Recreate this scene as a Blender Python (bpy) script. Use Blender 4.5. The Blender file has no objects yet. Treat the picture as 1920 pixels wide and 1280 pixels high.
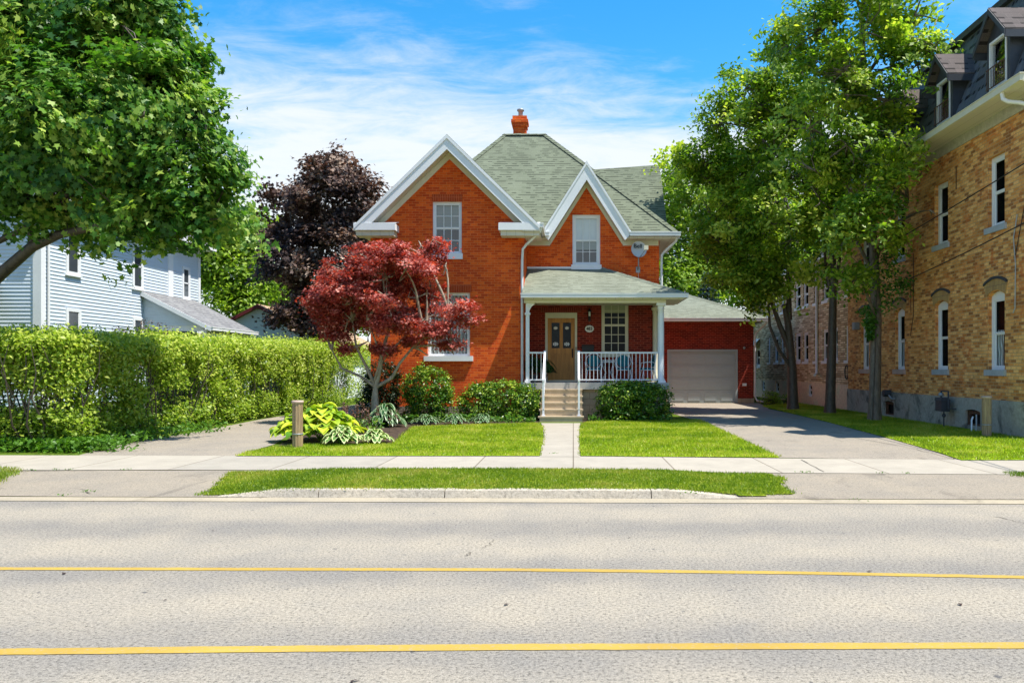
import bpy, math, random
import numpy as np
from mathutils import Vector, noise
from mathutils.geometry import tessellate_polygon
random.seed(7); RNG = np.random.default_rng(7)
scn = bpy.context.scene; col = scn.collection
R = math.radians
# ---------------- camera ----------------
CAMZ = 1.65; FPX = 1490.0; VX, VY = 1075.0, 690.0
cd = bpy.data.cameras.new('camera'); cam = bpy.data.objects.new('camera', cd); col.objects.link(cam)
cam.location = (0, 0, CAMZ); cam.rotation_euler = (R(90), 0, 0)
cd.sensor_width = 36; cd.lens = 36 * FPX / 1920
cd.shift_x = -(VX - 960) / 1920; cd.shift_y = (VY - 640) / 1920
cd.clip_start = .1; cd.clip_end = 3000
scn.camera = cam
# ---------------- light ----------------
SUN = Vector((2.8, -1.0, 6.4)).normalized()
sd = bpy.data.lights.new('sun', 'SUN'); so = bpy.data.objects.new('sun', sd); col.objects.link(so)
sd.energy = 3.35; sd.angle = R(.55); sd.color = (1, .95, .86)
so.rotation_euler = SUN.to_track_quat('Z', 'Y').to_euler(); so.location = (20, -10, 40)
scn.view_settings.view_transform = 'Standard'; scn.view_settings.look = 'None'
scn.view_settings.exposure = 1.36; scn.view_settings.gamma = 1
scn.cycles.max_bounces = 6; scn.cycles.transparent_max_bounces = 12
w = bpy.data.worlds.new('World'); scn.world = w; w.use_nodes = True
nt = w.node_tree; nt.nodes.clear()
def N(t, typ, **kw):
    n = t.nodes.new(typ)
    for k, v in kw.items():
        if k.startswith('i_'): n.inputs[int(k[2:]) if k[2:].isdigit() else k[2:]].default_value = v
        else: setattr(n, k, v)
    return n
def M2(t, op, a, b=None, c=None, clamp=False):
    n = t.nodes.new('ShaderNodeMath'); n.operation = op; n.use_clamp = clamp
    for i, v in enumerate((a, b, c)):
        if v is None: continue
        if isinstance(v, (int, float)): n.inputs[i].default_value = v
        else: t.links.new(v, n.inputs[i])
    return n.outputs[0]
def MR(t, v, a, b, c=0., d=1., smooth=True):
    n = t.nodes.new('ShaderNodeMapRange'); n.interpolation_type = 'SMOOTHSTEP' if smooth else 'LINEAR'
    t.links.new(v, n.inputs[0])
    for i, x in enumerate((a, b, c, d)): n.inputs[i + 1].default_value = x
    return n.outputs[0]
sky = N(nt, 'ShaderNodeTexSky', sky_type='NISHITA', sun_disc=False)
sky.sun_elevation = math.asin(SUN.z); sky.sun_rotation = math.atan2(SUN.x, SUN.y)
sky.air_density = 1.0; sky.dust_density = .4; sky.ozone_density = 2.5
hs = N(nt, 'ShaderNodeHueSaturation'); hs.inputs['Saturation'].default_value = 1.42; hs.inputs['Hue'].default_value = .491; hs.inputs['Value'].default_value = .68
nt.links.new(sky.outputs[0], hs.inputs['Color'])
b1 = N(nt, 'ShaderNodeBackground'); b1.inputs[1].default_value = .15; nt.links.new(hs.outputs[0], b1.inputs[0])
b2 = N(nt, 'ShaderNodeBackground'); b2.inputs[0].default_value = (.93, .97, 1, 1); b2.inputs[1].default_value = .41
tc = N(nt, 'ShaderNodeTexCoord'); sx = N(nt, 'ShaderNodeSeparateXYZ'); nt.links.new(tc.outputs['Generated'], sx.inputs[0])
zz = M2(nt, 'ADD', M2(nt, 'MAXIMUM', sx.outputs[2], 0), .10)
cv = N(nt, 'ShaderNodeCombineXYZ')
nt.links.new(M2(nt, 'DIVIDE', sx.outputs[0], zz), cv.inputs[0]); nt.links.new(M2(nt, 'DIVIDE', sx.outputs[1], zz), cv.inputs[1])
def skynoise(scale, det, rough, dist, loc, sc=(1, 1, 1)):
    mp = N(nt, 'ShaderNodeMapping'); mp.inputs['Location'].default_value = loc; mp.inputs['Scale'].default_value = sc
    nt.links.new(cv.outputs[0], mp.inputs[0])
    n = N(nt, 'ShaderNodeTexNoise'); nt.links.new(mp.outputs[0], n.inputs['Vector'])
    n.inputs['Scale'].default_value = scale; n.inputs['Detail'].default_value = det
    n.inputs['Roughness'].default_value = rough; n.inputs['Distortion'].default_value = dist
    return n.outputs[0]
n1 = skynoise(.55, 8, .55, .5, (3.1, 1.7, 0), (1, 1.2, 1)); n2 = skynoise(3.0, 10, .66, .45, (1.2, 9.4, 0), (.9, 1.7, 1))
mixn = M2(nt, 'ADD', M2(nt, 'MULTIPLY', n1, .60), M2(nt, 'MULTIPLY', n2, .40))
el = MR(nt, sx.outputs[2], .22, .40, .22, -.05)
fac = MR(nt, M2(nt, 'ADD', mixn, el), .46, .74, 0, .93)
ms = N(nt, 'ShaderNodeMixShader'); nt.links.new(fac, ms.inputs[0]); nt.links.new(b1.outputs[0], ms.inputs[1]); nt.links.new(b2.outputs[0], ms.inputs[2])
wo = N(nt, 'ShaderNodeOutputWorld'); nt.links.new(ms.outputs[0], wo.inputs[0])

# ---------------- materials ----------------
def newmat(name):
    m = bpy.data.materials.new(name); m.use_nodes = True; t = m.node_tree
    return m, t, t.nodes['Principled BSDF']
def lnk(t, a, b): t.links.new(a, b)
def objvec(t, scale=1., sc=(1, 1, 1)):
    tc = N(t, 'ShaderNodeTexCoord'); mp = N(t, 'ShaderNodeMapping'); mp.inputs['Scale'].default_value = [s * scale for s in sc]
    lnk(t, tc.outputs['Object'], mp.inputs[0]); return mp.outputs[0]
def wallvec(t, sw=False):
    """(along the wall, height) whichever way the face looks"""
    tc = N(t, 'ShaderNodeTexCoord'); g = N(t, 'ShaderNodeNewGeometry')
    s = N(t, 'ShaderNodeSeparateXYZ'); lnk(t, tc.outputs['Object'], s.inputs[0])
    n = N(t, 'ShaderNodeSeparateXYZ'); lnk(t, g.outputs['True Normal'], n.inputs[0])
    f = M2(t, 'GREATER_THAN', M2(t, 'ABSOLUTE', n.outputs[0]), M2(t, 'ABSOLUTE', n.outputs[1]))
    a = M2(t, 'ADD', M2(t, 'MULTIPLY', s.outputs[1], f), M2(t, 'MULTIPLY', s.outputs[0], M2(t, 'SUBTRACT', 1, f)))
    c = N(t, 'ShaderNodeCombineXYZ')
    lnk(t, a, c.inputs[1 if sw else 0]); lnk(t, s.outputs[2], c.inputs[0 if sw else 1]); return c.outputs[0]
def noisev(t, vec, scale, det=4, rough=.6, dist=0):
    n = N(t, 'ShaderNodeTexNoise'); lnk(t, vec, n.inputs['Vector']); n.inputs['Scale'].default_value = scale
    n.inputs['Detail'].default_value = det; n.inputs['Roughness'].default_value = rough; n.inputs['Distortion'].default_value = dist
    return n.outputs[0]
def ramp(t, v, stops):
    r = N(t, 'ShaderNodeValToRGB'); e = r.color_ramp.elements
    while len(e) < len(stops): e.new(.5)
    for i, (p, c) in enumerate(stops): e[i].position = p; e[i].color = (*c, 1)
    lnk(t, v, r.inputs[0]); return r.outputs[0]
def mixc(t, f, a, b, typ='MIX'):
    n = N(t, 'ShaderNodeMix'); n.data_type = 'RGBA'; n.blend_type = typ
    for i, v in ((0, f), (6, a), (7, b)):
        if isinstance(v, (int, float)): n.inputs[i].default_value = v
        elif isinstance(v, tuple): n.inputs[i].default_value = (*v, 1)
        else: lnk(t, v, n.inputs[i])
    return n.outputs[2]
def bump(t, p, h, dist, s=1.):
    b = N(t, 'ShaderNodeBump'); b.inputs['Strength'].default_value = s; b.inputs['Distance'].default_value = dist
    lnk(t, h, b.inputs['Height']); lnk(t, b.outputs[0], p.inputs['Normal'])
def plain(name, c, rough=.6, metal=0, var=.12, scale=3., spec=.3):
    m, t, p = newmat(name); v = objvec(t)
    n = noisev(t, v, scale, 5, .65); n2 = noisev(t, v, scale * 14, 3, .6)
    f = MR(t, M2(t, 'ADD', M2(t, 'MULTIPLY', n, .6), M2(t, 'MULTIPLY', n2, .4)), .35, .65, 0, 1)
    c0 = tuple(x * (1 - var) for x in c); c1 = tuple(min(1, x * (1 + var)) for x in c)
    lnk(t, mixc(t, f, c0, c1), p.inputs['Base Color']); p.inputs['Roughness'].default_value = rough
    p.inputs['Metallic'].default_value = metal; p.inputs['Specular IOR Level'].default_value = spec
    return m
def brick(name, c1, c2, mort, bw=.215, rh=.076, ms=.006, patch=None, sw=False, dark=None, rough=.85, off=.5, bmp=.004, tones=None):
    m, t, p = newmat(name); v = wallvec(t, sw)
    b = N(t, 'ShaderNodeTexBrick'); lnk(t, v, b.inputs['Vector'])
    for k, x in (('Scale', 1), ('Mortar Size', ms), ('Mortar Smooth', .2), ('Bias', 0), ('Brick Width', bw), ('Row Height', rh)): b.inputs[k].default_value = x
    b.inputs['Color1'].default_value = (*c1, 1); b.inputs['Color2'].default_value = (*c2, 1); b.inputs['Mortar'].default_value = (*mort, 1); b.offset = off
    c = b.outputs[0]
    if tones:
        b2_ = N(t, 'ShaderNodeTexBrick'); lnk(t, v, b2_.inputs['Vector']); b2_.offset = off
        for k, x in (('Scale', 1), ('Mortar Size', 0), ('Brick Width', bw), ('Row Height', rh)): b2_.inputs[k].default_value = x
        b2_.inputs['Color1'].default_value = (0, 0, 0, 1); b2_.inputs['Color2'].default_value = (1, 1, 1, 1); b2_.inputs['Mortar'].default_value = (.5, .5, .5, 1)
        c = mixc(t, b.outputs[1], ramp(t, b2_.outputs[0], tones), mort)
    n = noisev(t, v, 1.1, 6, .7); c = mixc(t, .8, c, ramp(t, n, [(.3, (.72, .72, .72)), (.7, (1.15, 1.15, 1.15))]), 'MULTIPLY')
    n3 = noisev(t, v, 28, 3, .7); c = mixc(t, .6, c, ramp(t, n3, [(.3, (.78, .78, .78)), (.7, (1.2, 1.2, 1.2))]), 'MULTIPLY')
    if patch: c = mixc(t, MR(t, noisev(t, v, 1.6, 9, .8, .6), .50, .66, 0, .8), c, patch)
    if dark:  c = mixc(t, MR(t, noisev(t, v, 5.5, 6, .8, .4), .58, .7, 0, .7), c, dark)
    lnk(t, c, p.inputs['Base Color']); p.inputs['Roughness'].default_value = rough; p.inputs['Specular IOR Level'].default_value = .2
    bump(t, p, M2(t, 'SUBTRACT', 1, b.outputs[1]), bmp, .8)
    return m
def shingle(name, c1, c2, gap, row=.105, wid=.33, n_amp=.35):
    m, t, p = newmat(name); v = wallvec(t)
    b = N(t, 'ShaderNodeTexBrick'); lnk(t, v, b.inputs['Vector'])
    for k, x in (('Scale', 1), ('Mortar Size', .010), ('Mortar Smooth', .3), ('Bias', -.1), ('Brick Width', wid), ('Row Height', row)): b.inputs[k].default_value = x
    b.inputs['Color1'].default_value = (*c1, 1); b.inputs['Color2'].default_value = (*c2, 1); b.inputs['Mortar'].default_value = (*c1, 1)
    s = N(t, 'ShaderNodeSeparateXYZ'); lnk(t, v, s.inputs[0])
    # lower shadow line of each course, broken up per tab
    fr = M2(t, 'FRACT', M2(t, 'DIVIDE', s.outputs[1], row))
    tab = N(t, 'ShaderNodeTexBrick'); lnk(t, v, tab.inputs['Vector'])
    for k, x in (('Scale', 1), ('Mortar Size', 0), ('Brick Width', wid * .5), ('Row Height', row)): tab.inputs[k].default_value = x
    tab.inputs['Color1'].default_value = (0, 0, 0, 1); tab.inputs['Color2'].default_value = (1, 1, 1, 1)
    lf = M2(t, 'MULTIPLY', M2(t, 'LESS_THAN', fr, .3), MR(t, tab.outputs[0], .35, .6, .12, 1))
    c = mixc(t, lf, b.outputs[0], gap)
    n = noisev(t, v, 60, 3, .8); c = mixc(t, .8, c, ramp(t, n, [(.3, (1 - n_amp,) * 3), (.7, (1 + n_amp,) * 3)]), 'MULTIPLY')
    n = noisev(t, v, .9, 4, .6); c = mixc(t, .6, c, ramp(t, n, [(.3, (.8, .8, .8)), (.7, (1.15, 1.15, 1.15))]), 'MULTIPLY')
    lnk(t, c, p.inputs['Base Color']); p.inputs['Roughness'].default_value = .95; p.inputs['Specular IOR Level'].default_value = .15
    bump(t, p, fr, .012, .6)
    return m
def leafmat(name, stops, trans=.4, rough=.45, tr_tint=(1.1, 1.25, .5), spec=.35):
    m, t, p = newmat(name)
    a = N(t, 'ShaderNodeAttribute', attribute_name='tint')
    c = ramp(t, a.outputs['Fac'], stops); lnk(t, c, p.inputs['Base Color'])
    p.inputs['Roughness'].default_value = rough; p.inputs['Specular IOR Level'].default_value = spec
    tr = N(t, 'ShaderNodeBsdfTranslucent'); lnk(t, mixc(t, 1., c, tr_tint, 'MULTIPLY'), tr.inputs[0])
    mx = N(t, 'ShaderNodeMixShader'); mx.inputs[0].default_value = trans
    o = t.nodes['Material Output']; lnk(t, p.outputs[0], mx.inputs[1]); lnk(t, tr.outputs[0], mx.inputs[2]); lnk(t, mx.outputs[0], o.inputs[0])
    return m
def asphalt(name, c, speck=.5, s=1., tint=(1, .905, .735), tracks=False):
    m, t, p = newmat(name); v = objvec(t)
    n = noisev(t, v, 40 * s, 4, .8); n2 = noisev(t, v, 1.3, 6, .65); n3 = noisev(t, v, 120 * s, 2, .8)
    cc = tuple(a * b for a, b in zip(c, tint))
    k = ramp(t, n, [(.34, (1 - speck * 1.5,) * 3), (.47, (1, 1, 1)), (.64, (1 + speck * .8,) * 3)])
    x = mixc(t, 1., k, cc, 'MULTIPLY')
    x = mixc(t, 1., x, ramp(t, n3, [(.36, (1 - speck * .7,) * 3), (.62, (1 + speck * .4,) * 3)]), 'MULTIPLY')
    x = mixc(t, 1., x, ramp(t, n2, [(.3, (.88, .89, .92)), (.7, (1.08, 1.06, 1.03))]), 'MULTIPLY')
    if tint != (1, 1, 1) and not tracks:
        mp_ = N(t, 'ShaderNodeMapping'); mp_.inputs['Scale'].default_value = (1, .35, 1); lnk(t, v, mp_.inputs[0])
        x = mixc(t, MR(t, noisev(t, mp_.outputs[0], 1.6, 6, .7, .8), .56, .70, 0, .45), x, (.10, .085, .07))
    if tracks:
        vv = N(t, 'ShaderNodeSeparateXYZ'); lnk(t, v, vv.inputs[0])
        s1 = M2(t, 'SINE', M2(t, 'ADD', M2(t, 'MULTIPLY', vv.outputs[1], 2 * math.pi / 1.75), .4))
        x = mixc(t, 1., x, ramp(t, MR(t, M2(t, 'ADD', s1, M2(t, 'MULTIPLY', n2, 1.2)), -.7, 1.7), [(0, (.80, .81, .84)), (1, (1.09, 1.07, 1.03))]), 'MULTIPLY')
        # stray dark stones and tar spots
        sp = MR(t, noisev(t, v, 9, 2, .5), .735, .76, 0, .7); x = mixc(t, sp, x, (.06, .06, .065))
    lnk(t, x, p.inputs['Base Color']); p.inputs['Roughness'].default_value = .92; p.inputs['Specular IOR Level'].default_value = .2
    bump(t, p, n, .01, .8)
    return m
def glassmat(name, refl=.07, tint=(.85, .9, .92), fm=.4):
    m, t, p = newmat(name); t.nodes.remove(p)
    tr = N(t, 'ShaderNodeBsdfTransparent'); tr.inputs[0].default_value = (*tint, 1)
    gl = N(t, 'ShaderNodeBsdfGlossy'); gl.inputs['Roughness'].default_value = .03; gl.inputs[0].default_value = (.9, .95, 1, 1)
    lw = N(t, 'ShaderNodeLayerWeight'); lw.inputs[0].default_value = .35
    f = M2(t, 'ADD', M2(t, 'MULTIPLY', lw.outputs['Fresnel'], fm), refl, clamp=True)
    mx = N(t, 'ShaderNodeMixShader'); lnk(t, f, mx.inputs[0]); lnk(t, tr.outputs[0], mx.inputs[1]); lnk(t, gl.outputs[0], mx.inputs[2])
    lnk(t, mx.outputs[0], t.nodes['Material Output'].inputs[0]); return m
def stripes(name, c0, c1, freq, axis=2, lo=.1, rough=.6):
    m, t, p = newmat(name); v = wallvec(t); s = N(t, 'ShaderNodeSeparateXYZ'); lnk(t, v, s.inputs[0])
    f = M2(t, 'FRACT', M2(t, 'MULTIPLY', s.outputs[1 if axis == 2 else 0], freq))
    lnk(t, mixc(t, MR(t, f, 0, lo), c0, c1), p.inputs['Base Color']); p.inputs['Roughness'].default_value = rough
    bump(t, p, f, .006, .5); return m
def curtainmat(name, c):
    m, t, p = newmat(name); v = wallvec(t); s = N(t, 'ShaderNodeSeparateXYZ'); lnk(t, v, s.inputs[0])
    a = M2(t, 'ADD', M2(t, 'MULTIPLY', s.outputs[0], 55), M2(t, 'MULTIPLY', noisev(t, v, 1.5, 2), 14))
    f = M2(t, 'SINE', a); lnk(t, mixc(t, MR(t, f, -1, 1), tuple(x * .45 for x in c), c), p.inputs['Base Color'])
    bump(t, p, f, .03, 1.); p.inputs['Roughness'].default_value = .9; return m
M = {}
M['brick'] = brick('orange_brick', (.66, .118, .013), (.47, .062, .009), (.66, .20, .06), ms=.006, tones=[(.1, (.52, .056, .009)), (.5, (.66, .084, .010)), (.9, (.76, .125, .014))])
M['brick_shaded'] = brick('shaded_orange_brick', (.22, .022, .011), (.15, .014, .008), (.34, .08, .05), ms=.010, tones=[(.1, (.11, .010, .006)), (.5, (.17, .016, .009)), (.9, (.25, .026, .012))])  # same orange brick, with the porch and garage shade painted into its colour
M['soldier'] = brick('soldier_brick', (.42, .060, .010), (.34, .045, .010), (.50, .12, .05), ms=.009, sw=True, bw=.23, rh=.072, off=0)
M['soldier_shaded'] = brick('shaded_soldier_brick', (.17, .015, .008), (.12, .011, .007), (.30, .08, .05), ms=.012, sw=True, bw=.23, rh=.072, off=0)  # soldier brick over the door, darkened to carry the porch shade in its colour
M['ybrick'] = brick('yellow_brick', (.64, .36, .13), (.40, .145, .042), (.50, .32, .16), patch=(.55, .135, .03), dark=(.09, .05, .03), ms=.008, tones=[(.05, (.32, .13, .045)), (.3, (.60, .24, .06)), (.6, (.76, .37, .11)), (.9, (.86, .48, .17))])
M['ysoldier'] = brick('yellow_arch_brick', (.52, .34, .13), (.42, .25, .10), (.20, .15, .10), sw=True, bw=.25, rh=.07, off=0)
M['ledge'] = brick('ledge_stone', (.78, .60, .36), (.58, .42, .25), (.30, .22, .13), tones=[(.1, (.42, .28, .15)), (.5, (.66, .48, .28)), (.9, (.88, .70, .44))], bw=.42, rh=.085, ms=.013, off=.37, bmp=.012)
M['block'] = brick('foundation_block', (.50, .40, .27), (.43, .34, .23), (.30, .23, .15), bw=.4, rh=.2, ms=.008)
M['stone'] = brick('foundation_stone', (.34, .30, .25), (.24, .20, .17), (.15, .13, .11), bw=.45, rh=.2, ms=.015, bmp=.02)
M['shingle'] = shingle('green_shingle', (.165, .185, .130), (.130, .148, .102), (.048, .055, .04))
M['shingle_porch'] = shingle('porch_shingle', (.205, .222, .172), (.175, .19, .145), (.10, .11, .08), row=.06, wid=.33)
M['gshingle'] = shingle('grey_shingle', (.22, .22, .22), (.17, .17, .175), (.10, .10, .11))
M['tshingle'] = shingle('tan_shingle', (.50, .33, .20), (.42, .28, .17), (.28, .18, .12))
M['dshingle'] = shingle('dormer_shingle', (.12, .10, .095), (.085, .075, .07), (.03, .026, .025), row=.2)
M['metalroof'] = shingle('dark_metal_tile', (.12, .13, .15), (.070, .078, .09), (.010, .011, .013), row=.34, wid=.16, n_amp=.2)
M['metalroof'].node_tree.nodes['Principled BSDF'].inputs['Roughness'].default_value = .5
M['white'] = plain('white_paint', (.72, .73, .74), .5, var=.04, scale=1.5)
M['cream'] = plain('cream_paint', (.62, .58, .44), .55, var=.05)
M['soffit'] = stripes('soffit_panel', (.34, .30, .24), (.60, .55, .44), 3.6, axis=0, lo=.07)
M['siding'] = plain('white_siding', (.56, .63, .70), .5, var=.04, scale=1.)
M['rail'] = plain('white_railing', (.70, .71, .74), .4, var=.02)
M['alum'] = plain('white_gutter', (.66, .67, .68), .4, var=.04)
M['gdoor'] = plain('grey_door_paint', (.33, .385, .395), .55, var=.03)
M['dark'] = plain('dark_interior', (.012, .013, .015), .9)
M['black'] = plain('black_metal', (.015, .015, .017), .45)
M['darkgrey'] = plain('charcoal_paint', (.045, .05, .06), .5)
M['grey'] = plain('grey_metal', (.28, .30, .32), .45, metal=.3)
M['dish'] = plain('dish_grey', (.52, .54, .57), .5, var=.03)
M['teal'] = plain('teal_fabric', (.008, .13, .17), .8)
M['glass'] = glassmat('window_glass')
M['glassd'] = glassmat('dark_window_glass', .004, fm=.08)
M['blind'] = stripes('white_blind', (.11, .12, .10), (.27, .29, .25), 22, axis=2, lo=.25)
M['shade'] = plain('window_shade', (.74, .74, .72), .8, var=.03)
M['tanshade'] = plain('tan_shade', (.50, .46, .30), .8, var=.03)
M['curtain'] = curtainmat('white_curtain', (.78, .78, .74))
m_, t_, p_ = newmat('yellow_road_paint'); v_ = objvec(t_)
x_ = mixc(t_, MR(t_, noisev(t_, v_, 30, 7, .85), .52, .66, 0, .8), ramp(t_, noisev(t_, v_, .8, 5, .7), [(.3, (.33, .205, .028)), (.7, (.44, .295, .042))]), (.30, .26, .21))
lnk(t_, x_, p_.inputs['Base Color']); p_.inputs['Roughness'].default_value = .85; M['yellow'] = m_
M['mulch'] = plain('dark_mulch', (.055, .035, .022), .95, var=.6, scale=12)
M['soil'] = plain('dry_soil', (.22, .15, .085), .95, var=.4, scale=9)
M['crack'] = plain('crack_dark', (.09, .075, .06), .95, var=.3)
M['rust'] = plain('rusty_wood', (.10, .05, .03), .85, var=.4, scale=9)
M['pink'] = plain('pink_stone', (.46, .33, .27), .8, var=.12)
M['gsill'] = plain('grey_stone', (.36, .38, .40), .8, var=.12)
M['maroon'] = plain('maroon_trim', (.14, .02, .02), .6)
M['terra'] = plain('terracotta_pot', (.25, .10, .05), .8)
M['lace'] = plain('white_mesh_top', (.58, .60, .58), .6, var=.3, scale=30)
M['asphalt'] = asphalt('road_asphalt', (.285, .283, .285), .44, tracks=True)
M['drive'] = asphalt('driveway_asphalt', (.28, .27, .265), .32, 1.2)
M['apron'] = asphalt('apron_asphalt', (.275, .262, .25), .30, 1.1)
M['gutterstrip'] = asphalt('gutter_concrete', (.37, .35, .31), .15)
def concrete():
    m, t, p = newmat('pale_concrete'); v = objvec(t)
    b = N(t, 'ShaderNodeTexBrick'); lnk(t, v, b.inputs['Vector']); b.offset = 0
    for k, x in (('Scale', 1), ('Mortar Size', .012), ('Mortar Smooth', .1), ('Brick Width', 1.55), ('Row Height', 40.)): b.inputs[k].default_value = x
    b.inputs['Color1'].default_value = (.38, .335, .265, 1); b.inputs['Color2'].default_value = (.33, .295, .24, 1); b.inputs['Mortar'].default_value = (.17, .14, .10, 1)
    c = mixc(t, 1., b.outputs[0], ramp(t, noisev(t, v, 2, 7, .75), [(.3, (.84, .84, .84)), (.7, (1.08, 1.08, 1.08))]), 'MULTIPLY')
    c = mixc(t, 1., c, ramp(t, noisev(t, v, 70, 3, .8), [(.35, (.86, .86, .86)), (.65, (1.1, 1.1, 1.1))]), 'MULTIPLY')
    lnk(t, c, p.inputs['Base Color']); p.inputs['Roughness'].default_value = .9; return m
M['concrete'] = concrete()
M['kerb'] = asphalt('kerb_concrete', (.43, .42, .41), .25, .6)
M['step'] = plain('step_concrete', (.46, .36, .24), .85, var=.12, scale=3)
M['porchslab'] = plain('porch_slab', (.40, .385, .35), .85, var=.1)
def stucco(name, c, stain, lo=.5):
    m, t, p = newmat(name); v = objvec(t)
    x = mixc(t, MR(t, noisev(t, v, .9, 7, .7, .5), lo, lo + .15, 0, .85), c, stain)
    x = mixc(t, 1., x, ramp(t, noisev(t, v, 9, 6, .8), [(.3, (.7, .7, .7)), (.7, (1.2, 1.2, 1.2))]), 'MULTIPLY')
    lnk(t, x, p.inputs['Base Color']); p.inputs['Roughness'].default_value = .95; bump(t, p, noisev(t, v, 25, 4, .7), .01, .6); return m
M['found'] = stucco('stained_foundation', (.36, .335, .29), (.055, .055, .045))
M['found2'] = stucco('painted_foundation', (.74, .56, .38), (.62, .62, .40), .52)
M['frieze'] = stucco('weathered_frieze', (.46, .43, .33), (.10, .09, .06), .62)
def woodmat(name, a, b, s=8, sc=(1, 1, .08)):
    m, t, p = newmat(name); v = objvec(t, 1, sc)
    n = noisev(t, v, s, 6, .65, .8); lnk(t, ramp(t, n, [(.3, a), (.7, b)]), p.inputs['Base Color']); p.inputs['Roughness'].default_value = .55
    bump(t, p, n, .004, .5); return m
M['oak'] = woodmat('oak_door', (.34, .13, .018), (.58, .26, .045), 14)
M['post'] = woodmat('weathered_post', (.16, .10, .055), (.42, .29, .16), 26)
M['bark'] = woodmat('grey_bark', (.07, .055, .04), (.20, .165, .12), 16, (1, 1, .3))
M['barkd'] = woodmat('dark_bark', (.030, .024, .018), (.10, .08, .055), 16, (1, 1, .3))
M['barkl'] = woodmat('pale_bark', (.16, .13, .09), (.42, .35, .26), 14, (1, 1, .3))
G = lambda *s: s
M['l_maple'] = leafmat('maple_leaf', [(0, (.030, .11, .018)), (.45, (.11, .25, .025)), (1, (.46, .56, .11))], .42)
M['l_pear'] = leafmat('pear_leaf', [(0, (.08, .17, .014)), (.45, (.25, .38, .028)), (1, (.70, .72, .12))], .5)
M['l_hedge'] = leafmat('hedge_leaf', [(0, (.07, .15, .012)), (.45, (.26, .38, .022)), (1, (.62, .66, .13))], .45)
M['l_purple'] = leafmat('purple_leaf', [(0, (.022, .014, .014)), (.5, (.10, .055, .042)), (1, (.46, .34, .25))], .2, .6, (1.2, .8, .6))
M['l_red'] = leafmat('red_maple_leaf', [(0, (.17, .034, .026)), (.5, (.44, .085, .062)), (1, (.80, .38, .31))], .42, .5, (1.4, .5, .25))
M['l_shrub'] = leafmat('shrub_leaf', [(0, (.022, .08, .006)), (.5, (.08, .19, .012)), (1, (.46, .56, .07))], .3, .35)
M['l_dark'] = leafmat('dark_shrub_leaf', [(0, (.006, .016, .004)), (1, (.02, .05, .01))], .15)
M['l_bright'] = leafmat('bright_leaf', [(0, (.10, .19, .014)), (.5, (.24, .36, .03)), (1, (.45, .55, .08))], .45)
M['l_spruce'] = leafmat('spruce_needle', [(0, (.020, .05, .045)), (1, (.09, .15, .15))], .1)
M['l_grass'] = leafmat('grass_blade', [(0, (.11, .19, .006)), (.42, (.27, .34, .012)), (.7, (.44, .44, .04)), (1, (.64, .54, .16))], .4)
M['l_vgrass'] = leafmat('verge_blade', [(0, (.09, .17, .008)), (.5, (.22, .31, .014)), (1, (.48, .40, .10))], .4)
M['l_weed'] = leafmat('weed_leaf', [(0, (.04, .13, .010)), (1, (.13, .27, .02))], .35)
M['l_hosta'] = leafmat('gold_hosta_leaf', [(0, (.10, .24, .015)), (.5, (.36, .48, .03)), (1, (.70, .68, .05))], .3, .35)
M['l_vhosta'] = leafmat('edged_hosta_leaf', [(0, (.06, .16, .03)), (.45, (.14, .27, .05)), (.6, (.50, .56, .22)), (1, (.62, .66, .32))], .25, .35)
M['l_dhosta'] = leafmat('striped_hosta_leaf', [(0, (.008, .05, .012)), (.45, (.02, .09, .02)), (.6, (.16, .26, .12)), (1, (.30, .40, .22))], .2, .3)
M['l_fern'] = leafmat('fern_frond', [(0, (.01, .035, .006)), (1, (.045, .11, .015))], .3)
M['l_brown'] = leafmat('brown_plume', [(0, (.12, .06, .045)), (1, (.34, .18, .13))], .2)
def groundmat(name, a, b, c):
    m, t, p = newmat(name); v = objvec(t)
    x = ramp(t, noisev(t, v, 1.3, 7, .75), [(.3, a), (.55, b), (.75, c)])
    x = mixc(t, 1., x, ramp(t, noisev(t, v, 40, 3, .8), [(.35, (.6, .6, .6)), (.65, (1.3, 1.3, 1.3))]), 'MULTIPLY')
    lnk(t, x, p.inputs['Base Color']); p.inputs['Roughness'].default_value = 1; p.inputs['Specular IOR Level'].default_value = .05; return m
M['lawn'] = groundmat('lawn_ground', (.14, .25, .008), (.22, .34, .012), (.34, .38, .03))
M['verge'] = groundmat('verge_ground', (.13, .19, .010), (.19, .24, .015), (.30, .24, .07))
M['ground'] = groundmat('rough_grass', (.06, .11, .01), (.09, .14, .015), (.14, .15, .03))

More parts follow.
